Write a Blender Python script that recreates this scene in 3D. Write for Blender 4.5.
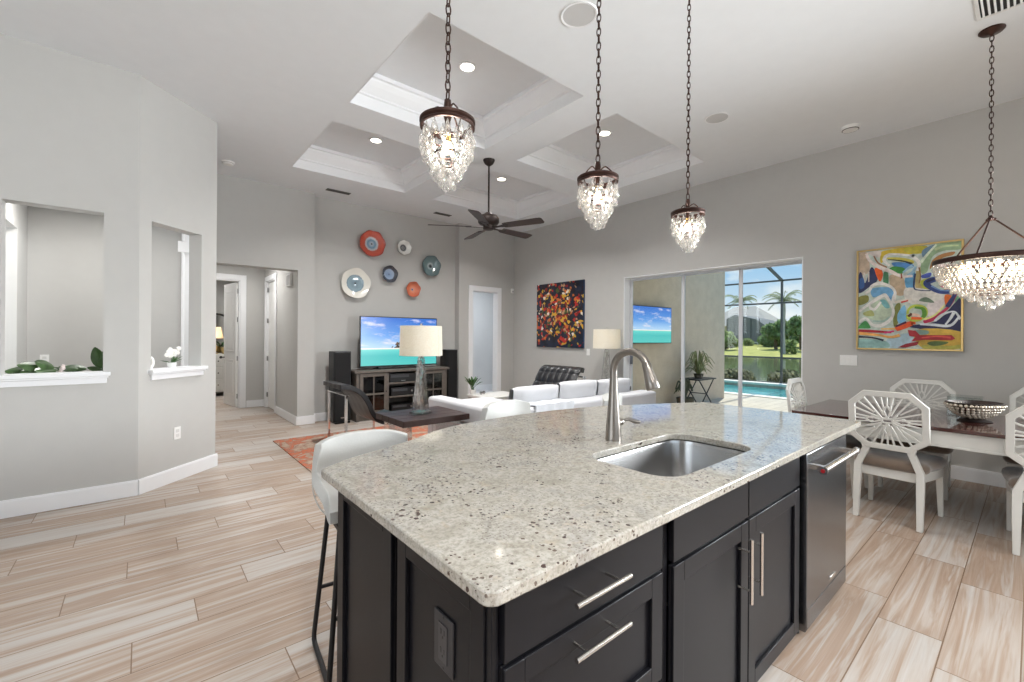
import bpy, math, random
from mathutils import Matrix, Vector
from math import sin, cos, pi, radians as R
random.seed(7)
for _o in list(bpy.data.objects): bpy.data.objects.remove(_o)
SC = bpy.context.scene
COL = SC.collection

# ---------------------------------------------------------------- camera
FPX, HY, YAW, ROLL, CAMH = 439.7, 336.9, R(40.1), R(0.385), 1.40
cam_data = bpy.data.cameras.new('camera')
cam = bpy.data.objects.new('camera', cam_data); COL.objects.link(cam)
cam_data.sensor_width = 36.0
cam_data.lens = FPX / 1024 * 36.0
cam_data.shift_y = (HY - 341.0) / 1024
cam_data.clip_start = 0.02; cam_data.clip_end = 600
cam.matrix_world = Matrix.Translation((0, 0, CAMH)) @ Matrix.Rotation(-YAW, 4, 'Z') @ Matrix.Rotation(pi/2, 4, 'X') @ Matrix.Rotation(ROLL, 4, 'Z')
SC.camera = cam

# ---------------------------------------------------------------- view, world, sun, added fill lights
SC.view_settings.view_transform = 'Standard'
SC.view_settings.look = 'None'
SC.view_settings.gamma = 1.0
SC.view_settings.exposure = 0.18
SC.view_settings.use_curve_mapping = False
try:
    SC.cycles.max_bounces = 16; SC.cycles.diffuse_bounces = 5; SC.cycles.glossy_bounces = 4
    SC.cycles.transmission_bounces = 14; SC.cycles.transparent_max_bounces = 24
    SC.cycles.sample_clamp_indirect = 4.0
    SC.cycles.caustics_reflective = False; SC.cycles.caustics_refractive = False
except Exception:
    pass

def hexlin(r, g, b):
    f = lambda c: (c/255/12.92) if c/255 <= .04045 else ((c/255+.055)/1.055)**2.4
    return (f(r), f(g), f(b), 1.0)

world = bpy.data.worlds.new('sky'); SC.world = world; world.use_nodes = True
wn = world.node_tree.nodes; wl = world.node_tree.links
for n in list(wn): wn.remove(n)
def wnode(t, **k):
    n = wn.new(t)
    for a, v in k.items(): setattr(n, a, v)
    return n
w_out = wnode('ShaderNodeOutputWorld'); w_bg = wnode('ShaderNodeBackground')
w_tc = wnode('ShaderNodeTexCoord'); w_sep = wnode('ShaderNodeSeparateXYZ')
w_ramp = wnode('ShaderNodeValToRGB'); w_noise = wnode('ShaderNodeTexNoise'); w_map = wnode('ShaderNodeMapping')
w_cr = wnode('ShaderNodeValToRGB'); w_mix = wnode('ShaderNodeMix', data_type='RGBA')
wl.new(w_tc.outputs['Generated'], w_sep.inputs[0])
wl.new(w_sep.outputs['Z'], w_ramp.inputs[0])
e = w_ramp.color_ramp.elements
e[0].position = 0.0; e[0].color = hexlin(226, 238, 248)
e[1].position = 0.55; e[1].color = hexlin(96, 160, 226)
for p, c in ((0.06, (214, 232, 247)), (0.13, (172, 210, 243)), (0.22, (142, 194, 240))):
    q = e.new(p); q.color = hexlin(*c)
w_map.inputs['Scale'].default_value = (7, 7, 15)
wl.new(w_tc.outputs['Generated'], w_map.inputs[0]); wl.new(w_map.outputs[0], w_noise.inputs['Vector'])
w_noise.inputs['Scale'].default_value = 1.0; w_noise.inputs['Detail'].default_value = 6
wl.new(w_noise.outputs['Fac'], w_cr.inputs[0])
w_cr.color_ramp.elements[0].position = 0.52; w_cr.color_ramp.elements[1].position = 0.68
wl.new(w_cr.outputs[0], w_mix.inputs['Factor'])
wl.new(w_ramp.outputs[0], w_mix.inputs['A']); w_mix.inputs['B'].default_value = (1, 1, 1, 1)
wl.new(w_mix.outputs['Result'], w_bg.inputs['Color']); w_bg.inputs['Strength'].default_value = .92
wl.new(w_bg.outputs[0], w_out.inputs[0])

def light(name, kind, loc, energy, color=(1, 1, 1), size=.2, sizey=None, rot=None, parent=None, spread=None):
    d = bpy.data.lights.new(name, kind); d.energy = energy; d.color = color
    if kind == 'AREA':
        d.size = size
        if sizey: d.shape = 'RECTANGLE'; d.size_y = sizey
        else: d.shape = 'DISK'
        if spread: d.spread = spread
    elif kind == 'POINT': d.shadow_soft_size = size
    o = bpy.data.objects.new(name, d); COL.objects.link(o); o.location = loc
    if rot: o.rotation_euler = rot
    if parent is not None:
        o.parent = parent; o.location = Vector(loc) - root_loc(parent)
    return o
sun = light('sun', 'SUN', (0, 0, 20), 4.5, (1, .95, .86)); sun.data.angle = R(1.0)
sun.rotation_euler = Vector((-.45, -.14, -.88)).to_track_quat('-Z', 'Y').to_euler()          # high afternoon sun over the pool side
FILL_TINT = (.94, .972, 1.0)
# area lights added out of view to fill the room like daylight
light('fill_kitchen', 'AREA', (1.2, -3.44, 1.70), 30, FILL_TINT, 4.4, 1.7, (R(90), 0, 0))  # added fill from behind the camera
light('fill_left_side', 'AREA', (-3.44, 0.8, 1.70), 45, FILL_TINT, 3.4, 1.7, (R(90), 0, R(-90)))  # added fill from the left of the camera
light('fill_dining_beam', 'AREA', (6.10, -2.15, 1.9), 105, FILL_TINT, 2.0, 1.2, (R(88), 0, R(44)), spread=R(72))  # narrow beam added from the dining side to brighten the angled wall
light('fill_foyer', 'AREA', (-2.45, 6.3, 1.7), 40, FILL_TINT, 1.2, 1.6, (R(90), 0, R(-90)))  # fill added inside the foyer, no window is built there

# ---------------------------------------------------------------- helpers
def root_loc(o):
    v = Vector((0, 0, 0))
    while o is not None:
        v += o.location; o = o.parent
    return v
def px_ray(x, y):
    a, b = x - 512, y - HY
    c, s = cos(-ROLL), sin(-ROLL)
    a, b = c*a - s*b, s*a + c*b
    return Vector((sin(YAW) + cos(YAW)*a/FPX, cos(YAW) - sin(YAW)*a/FPX, -b/FPX))
def at_x(x, y, X):
    d = px_ray(x, y); return Vector((0, 0, CAMH)) + d * (X / d.x)

class MB:
    """collects simple solids into one mesh"""
    def __init__(s): s.v = []; s.f = []; s.m = []; s.M = None; s.mi = 0
    def add(s, vs, fs):
        b = len(s.v)
        for p in vs:
            p = Vector(p); s.v.append(s.M @ p if s.M is not None else p)
        for f in fs: s.f.append([i + b for i in f]); s.m.append(s.mi)
        return s
    def box(s, x0, y0, z0, x1, y1, z1):
        if x0 > x1: x0, x1 = x1, x0
        if y0 > y1: y0, y1 = y1, y0
        if z0 > z1: z0, z1 = z1, z0
        return s.add([(x0,y0,z0),(x1,y0,z0),(x1,y1,z0),(x0,y1,z0),(x0,y0,z1),(x1,y0,z1),(x1,y1,z1),(x0,y1,z1)],
              [(0,3,2,1),(4,5,6,7),(0,1,5,4),(1,2,6,5),(2,3,7,6),(3,0,4,7)])
    def bar(s, p, q, w, h, up=(0,0,1)):
        p, q = Vector(p), Vector(q); d = (q-p).normalized(); up = Vector(up)
        if abs(d.dot(up)) > .99: up = Vector((1,0,0))
        a = d.cross(up).normalized(); b = a.cross(d)
        vs = []
        for c in (p, q):
            for i, j in ((-1,-1),(1,-1),(1,1),(-1,1)): vs.append(c + a*i*w/2 + b*j*h/2)
        return s.add(vs, [(0,1,2,3),(7,6,5,4),(0,4,5,1),(1,5,6,2),(2,6,7,3),(3,7,4,0)])
    def taper(s, p, q, w0, w1, up=(1,0,0), h0=None, h1=None):
        p, q = Vector(p), Vector(q); d = (q-p).normalized(); up = Vector(up)
        if abs(d.dot(up)) > .99: up = Vector((0,1,0))
        a = d.cross(up).normalized(); b = a.cross(d); vs = []
        for c, w, h in ((p, w0, h0 or w0), (q, w1, h1 or w1)):
            for i, j in ((-1,-1),(1,-1),(1,1),(-1,1)): vs.append(c + a*i*w/2 + b*j*h/2)
        return s.add(vs, [(0,1,2,3),(7,6,5,4),(0,4,5,1),(1,5,6,2),(2,6,7,3),(3,7,4,0)])
    def cyl(s, p, q, r0, r1=None, n=16):
        return s.tube([p, q], [r0, r0 if r1 is None else r1], n)
    def tube(s, pts, r, n=8, closed=False):
        pts = [Vector(p) for p in pts]; k = len(pts)
        rs = r if isinstance(r, (list, tuple)) else [r]*k
        vs, prev = [], None
        for i, p in enumerate(pts):
            if closed: t = (pts[(i+1) % k] - pts[i-1]).normalized()
            else: t = (pts[min(i+1, k-1)] - pts[max(i-1, 0)]).normalized()
            if prev is None:
                a = t.orthogonal().normalized()
            else:
                a = prev - t*prev.dot(t)
                a = a.normalized() if a.length > 1e-6 else t.orthogonal().normalized()
            prev = a; b = t.cross(a)
            for j in range(n):
                th = 2*pi*j/n; vs.append(p + (a*cos(th) + b*sin(th))*rs[i])
        fs = []
        for i in range(k if closed else k-1):
            i2 = (i+1) % k
            for j in range(n): fs.append((i*n+j, i*n+(j+1) % n, i2*n+(j+1) % n, i2*n+j))
        if not closed:
            fs.append(tuple(range(n-1, -1, -1))); fs.append(tuple((k-1)*n + j for j in range(n)))
        return s.add(vs, fs)
    def lathe(s, prof, n=32, c=(0,0,0), wave=None, axis='Z', caps=True):
        vs = []
        for i, (r, z) in enumerate(prof):
            for j in range(n):
                th = 2*pi*j/n; rr, zz = r, z
                if wave: rr, zz = wave(r, z, th)
                if axis == 'Z': vs.append((c[0]+rr*cos(th), c[1]+rr*sin(th), c[2]+zz))
                elif axis == 'Y': vs.append((c[0]+rr*cos(th), c[1]-zz, c[2]+rr*sin(th)))
                else: vs.append((c[0]-zz, c[1]+rr*cos(th), c[2]+rr*sin(th)))
        fs = []
        for i in range(len(prof)-1):
            for j in range(n): fs.append((i*n+j, i*n+(j+1) % n, (i+1)*n+(j+1) % n, (i+1)*n+j))
        if prof[0] == prof[-1] or abs(prof[0][0]-prof[-1][0]) < .003 and len(prof) > 3: caps = False
        if caps and prof[0][0] > 1e-6: fs.append(tuple(range(n-1, -1, -1)))
        if caps and prof[-1][0] > 1e-6: fs.append(tuple((len(prof)-1)*n + j for j in range(n)))
        return s.add(vs, fs)
    def prism(s, poly, fn, d0, d1):
        """poly of 2-D points; fn(u, v, d) -> xyz"""
        n = len(poly); vs = [fn(u, v, d0) for u, v in poly] + [fn(u, v, d1) for u, v in poly]
        fs = [tuple(range(n-1, -1, -1)), tuple(range(n, 2*n))] + [(i, (i+1) % n, n+(i+1) % n, n+i) for i in range(n)]
        return s.add(vs, fs)
    def slab(s, poly, z0, z1): return s.prism(poly, lambda u, v, d: (u, v, d), z0, z1)
    def grid(s, fn, nu, nv, thick=0.0):
        vs = [Vector(fn(i/nu, j/nv)) for i in range(nu+1) for j in range(nv+1)]
        id = lambda i, j: i*(nv+1)+j
        fs = [(id(i,j), id(i+1,j), id(i+1,j+1), id(i,j+1)) for i in range(nu) for j in range(nv)]
        if thick:
            nrm = [Vector((0,0,0)) for _ in vs]
            for f in fs:
                nn = (vs[f[1]]-vs[f[0]]).cross(vs[f[3]]-vs[f[0]])
                for i in f: nrm[i] += nn
            k = len(vs); back = [p - n_.normalized()*thick if n_.length > 0 else p for p, n_ in zip(vs, nrm)]
            fs2 = [tuple(reversed([i+k for i in f])) for f in fs]
            edge = [id(i,0) for i in range(nu+1)] + [id(nu,j) for j in range(1,nv+1)] + [id(i,nv) for i in range(nu-1,-1,-1)] + [id(0,j) for j in range(nv-1,0,-1)]
            e_ = len(edge); fs3 = [(edge[(i+1) % e_], edge[i], edge[i]+k, edge[(i+1) % e_]+k) for i in range(e_)]
            return s.add(vs+back, fs+fs2+fs3)
        return s.add(vs, fs)
    def ball(s, c, r, n=12, m=8, sq=(1,1,1)):
        prof = [(max(1e-7, r*sin(pi*i/m)), -r*cos(pi*i/m)) for i in range(m+1)]
        vs = []
        for rr, z in prof:
            for j in range(n):
                th = 2*pi*j/n; vs.append((c[0]+rr*cos(th)*sq[0], c[1]+rr*sin(th)*sq[1], c[2]+z*sq[2]))
        fs = [(i*n+j, i*n+(j+1) % n, (i+1)*n+(j+1) % n, (i+1)*n+j) for i in range(m) for j in range(n)]
        return s.add(vs, fs)
    def build(s, name, mat, parent=None, bevel=0, smooth=40, seg=2, subsurf=0):
        me = bpy.data.meshes.new(name)
        off = root_loc(parent) if parent is not None else Vector((0,0,0))
        me.from_pydata([tuple(p-off) for p in s.v], [], s.f)
        mats = mat if isinstance(mat, (list, tuple)) else [mat]
        for m in mats: me.materials.append(m)
        if len(mats) > 1: me.polygons.foreach_set('material_index', s.m)
        me.validate(clean_customdata=False)
        if smooth:
            me.polygons.foreach_set('use_smooth', [True]*len(me.polygons))
            try: me.set_sharp_from_angle(angle=R(smooth))
            except Exception: pass
        me.update()
        o = bpy.data.objects.new(name, me); COL.objects.link(o)
        if parent is not None: o.parent = parent
        if bevel:
            b = o.modifiers.new('bevel', 'BEVEL'); b.width = bevel; b.segments = seg; b.limit_method = 'ANGLE'; b.angle_limit = R(35)
            b.harden_normals = False
        if subsurf:
            u = o.modifiers.new('sub', 'SUBSURF'); u.levels = subsurf; u.render_levels = subsurf
        return o

def tag(o, label=None, cat=None, group=None, kind=None):
    if label: o['label'] = label
    if cat: o['category'] = cat
    if group: o['group'] = group
    if kind: o['kind'] = kind
    return o
def thing(name, label, cat, loc=(0,0,0), group=None, kind=None):
    o = bpy.data.objects.new(name, None); COL.objects.link(o); o.location = loc
    o.empty_display_size = .05
    return tag(o, label, cat, group, kind)
def dup(o, parent=None):
    kids = list(o.children)
    c = o.copy(); COL.objects.link(c)
    if parent is not None: c.parent = parent
    for k in kids: dup(k, c)
    return c
def place(o, loc, rz=0):
    o.location = loc; o.rotation_euler = (0, 0, rz); return o
def struct(mb, name, mat, label=None, cat=None, **k):
    o = mb.build(name, mat, None, **k); tag(o, label, cat, None, 'structure'); return o
def catmull(pts, n=6, closed=False):
    P = [Vector(p) for p in pts]; out = []; k = len(P)
    for i in range(k if closed else k-1):
        if closed: a, b, c, d = P[i-1], P[i], P[(i+1) % k], P[(i+2) % k]
        else: a, b, c, d = P[max(i-1,0)], P[i], P[i+1], P[min(i+2,k-1)]
        for j in range(n):
            t = j/n
            out.append(.5*((2*b)+(c-a)*t+(2*a-5*b+4*c-d)*t*t+(3*b-a-3*c+d)*t**3))
    if not closed: out.append(P[-1])
    return out
def rrect(x0, y0, x1, y1, r, n=6):
    out = []
    for cx, cy, a in ((x1-r,y0+r,-pi/2),(x1-r,y1-r,0),(x0+r,y1-r,pi/2),(x0+r,y0+r,pi)):
        for i in range(n+1): th = a+pi/2*i/n; out.append((cx+r*cos(th), cy+r*sin(th)))
    return out

# ---------------------------------------------------------------- materials
MATS = {}
class NT:
    def __init__(s, name):
        s.mat = bpy.data.materials.new(name); s.mat.use_nodes = True
        s.n = s.mat.node_tree.nodes; s.l = s.mat.node_tree.links
        s.b = s.n['Principled BSDF']; s.out = s.n['Material Output']
    def node(s, t, ins=None, **k):
        n = s.n.new(t)
        for a, v in k.items(): setattr(n, a, v)
        for a, v in (ins or {}).items():
            if hasattr(v, 'is_linked') or isinstance(v, bpy.types.NodeSocket): s.l.new(v, n.inputs[a])
            else: n.inputs[a].default_value = v
        return n
    def math(s, op, a, b=None, c=None):
        n = s.n.new('ShaderNodeMath'); n.operation = op
        for i, v in enumerate((a, b, c)):
            if v is None: continue
            if isinstance(v, bpy.types.NodeSocket): s.l.new(v, n.inputs[i])
            else: n.inputs[i].default_value = v
        return n.outputs[0]
    def coord(s, kind='Object'): return s.node('ShaderNodeTexCoord').outputs[kind]
    def noise(s, vec, scale, detail=4, rough=.55, dist=0):
        return s.node('ShaderNodeTexNoise', {'Vector': vec, 'Scale': scale, 'Detail': detail, 'Roughness': rough, 'Distortion': dist})
    def ramp(s, fac, stops, interp='LINEAR'):
        n = s.node('ShaderNodeValToRGB', {'Fac': fac}); cr = n.color_ramp; cr.interpolation = interp
        while len(cr.elements) < len(stops): cr.elements.new(.5)
        for el, (p, c) in zip(cr.elements, stops):
            el.position = p; el.color = c if len(c) == 4 else hexlin(*c)
        return n.outputs['Color']
    def mix(s, fac, a, b, mode='MIX'):
        n = s.n.new('ShaderNodeMix'); n.data_type = 'RGBA'; n.blend_type = mode
        for key, v in (('Factor', fac), ('A', a), ('B', b)):
            i = next(x for x in n.inputs if x.name == key and (key != 'Factor' and x.type == 'RGBA' or key == 'Factor' and x.type == 'VALUE'))
            if isinstance(v, bpy.types.NodeSocket): s.l.new(v, i)
            else: i.default_value = v if key == 'Factor' else (v if len(v) == 4 else hexlin(*v))
        return next(x for x in n.outputs if x.type == 'RGBA')
    def mapping(s, vec, scale=(1,1,1), loc=(0,0,0), rot=(0,0,0)):
        return s.node('ShaderNodeMapping', {'Vector': vec, 'Scale': scale, 'Location': loc, 'Rotation': rot}).outputs[0]
    def sepxyz(s, v): return s.node('ShaderNodeSeparateXYZ', {0: v}).outputs
    def comb(s, x, y, z): return s.node('ShaderNodeCombineXYZ', {0: x, 1: y, 2: z}).outputs[0]
    def bump(s, h, strength=.2, dist=.01):
        n = s.node('ShaderNodeBump', {'Height': h, 'Strength': strength, 'Distance': dist}); s.l.new(n.outputs[0], s.b.inputs['Normal'])
    def set(s, **k):
        names = {'color': 'Base Color', 'rough': 'Roughness', 'metal': 'Metallic', 'spec': 'Specular IOR Level', 'coat': 'Coat Weight',
                 'trans': 'Transmission Weight', 'ior': 'IOR', 'emit': 'Emission Color', 'estr': 'Emission Strength', 'aniso': 'Anisotropic', 'sheen': 'Sheen Weight', 'sss': 'Subsurface Weight', 'alpha': 'Alpha'}
        for a, v in k.items():
            i = s.b.inputs[names[a]]
            if isinstance(v, bpy.types.NodeSocket): s.l.new(v, i)
            elif a in ('color', 'emit') and len(v) == 3: i.default_value = hexlin(*v)
            else: i.default_value = v
        return s
def mat(name, color, rough=.5, metal=0, var=.06, scale=8, bump=0, bscale=60, **k):
    """base colour with a faint procedural variation"""
    if name in MATS: return MATS[name]
    t = NT(name); v = t.coord()
    nz = t.noise(v, scale, 3).outputs['Fac']
    c = hexlin(*color); lo = tuple(x*(1-var) for x in c[:3])+(1,); hi = tuple(min(1, x*(1+var)) for x in c[:3])+(1,)
    t.set(color=t.ramp(nz, [(.3, lo), (.7, hi)]), rough=rough, metal=metal, **k)
    if bump: t.bump(t.noise(v, bscale, 3).outputs['Fac'], bump, .004)
    MATS[name] = t.mat; return t.mat
def emis(name, color, strength):
    t = NT(name); t.set(color=(20,20,20), emit=color, estr=strength); return t.mat

wall_p = mat('wall_paint', (189,188,185), .85, var=.012, bump=.12, bscale=180)
ceil_p = mat('ceiling_paint', (231,234,237), .9, var=.01)
trim_p = mat('trim_paint', (237,238,240), .45, var=.01)
door_p = mat('door_paint', (238,238,236), .4, var=.01)

def floor_material():
    t = NT('floor_wood_tile'); x, y, z = t.sepxyz(t.coord())[:3]
    W, L, SH = .2365, 1.02, .247
    ry = t.math('DIVIDE', t.math('SUBTRACT', y, .503), W)
    row = t.math('FLOOR', ry); fy = t.math('FRACT', ry)
    rx = t.math('DIVIDE', t.math('SUBTRACT', t.math('SUBTRACT', x, .22), t.math('MULTIPLY', t.math('SUBTRACT', row, 9.0), SH)), L)
    colm = t.math('FLOOR', rx); fx = t.math('FRACT', rx)
    ey = t.math('MULTIPLY', t.math('MINIMUM', fy, t.math('SUBTRACT', 1.0, fy)), W)
    ex = t.math('MULTIPLY', t.math('MINIMUM', fx, t.math('SUBTRACT', 1.0, fx)), L)
    d = t.math('MINIMUM', ex, ey)
    grout = t.math('LESS_THAN', d, .0024)
    wn_ = t.node('ShaderNodeTexWhiteNoise', {'Vector': t.comb(row, colm, 0.0)}, noise_dimensions='3D')
    rnd = wn_.outputs['Value']; rc = wn_.outputs['Color']
    off = t.node('ShaderNodeVectorMath', {0: rc, 1: (37.0, 53.0, 11.0)}, operation='MULTIPLY').outputs[0]
    p = t.node('ShaderNodeVectorMath', {0: t.comb(x, y, 0.0), 1: off}, operation='ADD').outputs[0]
    broad = t.noise(t.mapping(p, (.8, 17, 1)), 1.0, 4, .62, .8).outputs['Fac']
    fine = t.noise(t.mapping(p, (3.0, 150, 1)), 1.0, 4, .7, .5).outputs['Fac']
    mid = t.noise(t.mapping(p, (1.6, 42, 1)), 1.0, 5, .65, 1.6).outputs['Fac']
    k = t.math('ADD', broad, t.math('MULTIPLY', t.math('SUBTRACT', rnd, .5), .30))
    base = t.ramp(k, [(.32, (186,183,179)), (.44, (178,168,159)), (.53, (164,145,129)), (.62, (150,126,107)), (.72, (174,167,160))])
    base = t.mix(t.ramp(mid, [(.55, (0,0,0)), (.75, (120,120,120))]), base, (138,118,102))
    base = t.mix(t.ramp(fine, [(.35, (110,110,110)), (.6, (0,0,0))]), base, (150,142,132))
    base = t.mix(.16, base, (166,150,137))
    cath = t.node('ShaderNodeTexWave', {'Vector': t.mapping(p, (1.0, 9.0, 1)), 'Scale': 2.2, 'Distortion': 9.0, 'Detail': 3.0, 'Detail Scale': .8}, wave_type='BANDS', bands_direction='Y').outputs['Fac']
    base = t.mix(t.ramp(cath, [(.0, (78,78,78)), (.35, (0,0,0))]), base, (146,130,116))
    colr = t.mix(grout, base, (118,95,74))
    t.set(color=colr, rough=t.ramp(fine, [(.3, (172,172,172)), (.7, (186,186,186))]), spec=.42)
    t.bump(t.math('SUBTRACT', t.math('MULTIPLY', fine, .12), t.math('MULTIPLY', grout, 1.0)), .35, .003)
    return t.mat
floor_m = floor_material()

def granite_material():
    t = NT('granite'); v = t.coord()
    n1 = t.noise(v, 9, 6, .6, .6).outputs['Fac']; n2 = t.noise(v, 90, 5, .7).outputs['Fac']; n3 = t.noise(v, 28, 5, .65, .5).outputs['Fac']
    base = t.ramp(n1, [(.32, (152,148,137)), (.5, (176,173,164)), (.68, (157,155,150))])
    base = t.mix(t.ramp(n2, [(.44, (0,0,0)), (.62, (215,215,215))]), base, (128,122,112))
    base = t.mix(t.ramp(n3, [(.57, (0,0,0)), (.70, (150,150,150))]), base, (176,158,134))
    base = t.mix(t.ramp(n3, [(.28, (150,150,150)), (.40, (0,0,0))]), base, (200,199,194))
    def specks(scale, thr, col, mask_scale, mlo, b):
        vo = t.node('ShaderNodeTexVoronoi', {'Vector': t.node('ShaderNodeVectorMath', {0: v, 1: t.node('ShaderNodeVectorMath', {0: t.noise(v, scale*.9, 2).outputs['Color'], 1: (.6/scale,)*3}, operation='MULTIPLY').outputs[0]}, operation='ADD').outputs[0], 'Scale': scale, 'Randomness': 1.0})
        d = vo.outputs['Distance']; rn = t.sepxyz(vo.outputs['Color'])[0]
        m = t.math('LESS_THAN', d, t.math('MULTIPLY', rn, thr))
        mk = t.math('GREATER_THAN', t.noise(v, mask_scale, 2).outputs['Fac'], mlo)
        return t.mix(t.math('MULTIPLY', m, mk), b, col)
    base = specks(120, .40, (128,122,114), 9, .50, base)
    base = specks(62, .34, (92,80,72), 6, .53, base)
    base = specks(44, .30, (66,50,44), 6, .565, base)
    base = specks(27, .22, (60,42,38), 5, .57, base)
    t.set(color=base, rough=.07, spec=.5, ior=2.0)
    return t.mat
granite = granite_material()

cab = mat('dark_cabinet_paint', (20,20,24), .36, var=.04, spec=.2)
cab_in = mat('dark_cabinet_inside', (22,21,23), .6)
steel = mat('brushed_steel', (170,170,170), .26, 1, var=.05, scale=40)
nickel = mat('brushed_nickel', (140,134,128), .3, 1, var=.04, scale=60)
handle_m = mat('handle_steel', (205,200,194), .25, 1, var=.04)
dw_m = mat('black_stainless', (122,124,128), .24, 1, var=.05, scale=20)
bronze = mat('oil_rubbed_bronze', (66,46,40), .42, .75, var=.15, scale=30)
bronze2 = mat('bronze_dark', (46,36,33), .45, .5, var=.1)
chrome = mat('chrome', (222,222,224), .09, 1, var=.02)
white_l = mat('white_leather', (190,190,187), .42, var=.02, bump=.15, bscale=120)
black_l = mat('black_leather', (24,24,27), .36, var=.15, bump=.2, bscale=90)
black_iron = mat('black_iron', (34,33,34), .5, .3)
lacquer = mat('white_lacquer', (212,211,206), .33, var=.015)
velvet = mat('taupe_velvet', (104,88,74), .75, var=.12, scale=14, sheen=.6)
mahog = mat('mahogany', (62,32,28), .13, var=.2, scale=5, coat=.5)
dark_wood = mat('dark_plank', (52,35,31), .45, spec=.3, var=.3, scale=6)
grey_wood = mat('grey_washed_wood', (96,89,82), .55, var=.18, scale=18)
black_p = mat('black_plastic', (12,12,14), .35)
speaker_m = mat('speaker_cloth', (9,9,11), .8)
white_pl = mat('white_plastic', (236,236,234), .35, var=.01)
sofa_m = mat('white_upholstery', (196,196,199), .85, var=.02, bump=.2, bscale=200)
leaf_m = mat('leaf_green', (54,92,42), .4, var=.35, scale=25)
leaf2_m = mat('leaf_dark', (58,84,44), .35, var=.35, scale=18)
linen = mat('linen_shade', (232,222,200), .85, var=.06, scale=60)

def glass_mat(name, tint=(250,252,252), gl=.12, rough=.02):
    t = NT(name); t.n.remove(t.b)
    tr = t.node('ShaderNodeBsdfTransparent', {'Color': hexlin(*tint)}); g = t.node('ShaderNodeBsdfGlossy', {'Roughness': rough, 'Color': (1,1,1,1)})
    fr = t.node('ShaderNodeFresnel', {'IOR': 1.45})
    f = t.math('MULTIPLY', fr.outputs[0], gl/.04*.33)
    mx = t.node('ShaderNodeMixShader', {0: f, 1: tr.outputs[0], 2: g.outputs[0]})
    t.l.new(mx.outputs[0], t.out.inputs[0]); return t.mat
pane = glass_mat('window_glass', (248,251,250), .035)
def drop_mat(name):
    t = NT(name); t.n.remove(t.b)
    gl = t.node('ShaderNodeBsdfGlass', {'Color': hexlin(255,254,252), 'Roughness': .0, 'IOR': 1.45})
    tr = t.node('ShaderNodeBsdfTransparent', {'Color': hexlin(254,254,254)})
    di = t.node('ShaderNodeBsdfTranslucent', {'Color': hexlin(252,248,240)}); df = t.node('ShaderNodeBsdfDiffuse', {'Color': hexlin(252,250,246)})
    m0 = t.node('ShaderNodeMixShader', {0: .5, 1: di.outputs[0], 2: df.outputs[0]})
    mx = t.node('ShaderNodeMixShader', {0: .55, 1: gl.outputs[0], 2: tr.outputs[0]})
    m2 = t.node('ShaderNodeMixShader', {0: .11, 1: mx.outputs[0], 2: m0.outputs[0]})
    t.l.new(m2.outputs[0], t.out.inputs[0]); return t.mat
def crystal_mat(name, clear=.45, tint=(252,252,250)):
    t = NT(name); t.n.remove(t.b)
    gl = t.node('ShaderNodeBsdfGlass', {'Color': hexlin(*tint), 'Roughness': .0, 'IOR': 1.5})
    tr = t.node('ShaderNodeBsdfTransparent', {'Color': hexlin(250,250,250)})
    mx = t.node('ShaderNodeMixShader', {0: clear, 1: gl.outputs[0], 2: tr.outputs[0]})
    t.l.new(mx.outputs[0], t.out.inputs[0]); return t.mat
crystal = drop_mat('crystal')
crystal2 = crystal_mat('crystal_solid', .42)
bulb_m = emis('bulb_glow', (255, 228, 184), 6)

# ================================================================ STRUCTURE
H = 3.66
XS, XS2 = 6.27, 6.50          # patio wall, inner and outer face
YB = 7.38                      # far wall
S = lambda mb, n, m, lab, **k: struct(mb, n, m, lab, None, **k)
S(MB().box(-3.6, -3.6, -.12, XS2, 13.6, 0), 'floor', floor_m, 'wood look plank tile floor running through the open room', smooth=0)

# ceiling with four coffers
CO = [(1.52, 2.72, 3.16, 4.28), (3.65, 2.72, 5.50, 4.28), (1.52, 4.76, 3.16, 6.40), (3.65, 4.76, 5.50, 6.40)]
c = MB(); T = H + .1
c.box(-3.6, -3.6, H, XS2, 2.72, T); c.box(-3.6, 6.40, H, XS2, 7.7, T); c.box(-3.6, 2.72, H, 1.52, 6.40, T); c.box(5.50, 2.72, H, XS2, 6.40, T)
c.box(3.16, 2.72, H, 3.65, 6.40, T); c.box(1.52, 4.28, H, 3.16, 4.76, T); c.box(3.65, 4.28, H, 5.50, 4.76, T)
CT = 3.97
for x0, y0, x1, y1 in CO: c.box(x0-.05, y0-.05, CT, x1+.05, y1+.05, CT+.06)
S(c, 'ceiling', ceil_p, 'white ceiling with four square coffers', smooth=0)
for i, (x0, y0, x1, y1) in enumerate(CO):
    t = MB()
    prof = [(-.001, H-.002), (.006, H-.002), (.006, 3.775), (.022, 3.785), (.022, 3.80), (.035, 3.815), (.075, 3.865), (.10, 3.905), (.105, 3.925), (.128, 3.932), (.128, 3.972), (.05, 3.9725)]
    rings = [[(x0+d, y0+d, z), (x1-d, y0+d, z), (x1-d, y1-d, z), (x0+d, y1-d, z)] for d, z in prof]
    vs = [p for r in rings for p in r]; fs = []
    for a in range(len(rings)-1):
        for b in range(4): fs.append((a*4+b, a*4+(b+1) % 4, (a+1)*4+(b+1) % 4, (a+1)*4+b))
    t.add(vs, fs)
    S(t, 'trim_%d' % (i+1), trim_p, 'white crown moulding lining a ceiling coffer', smooth=0)

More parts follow.
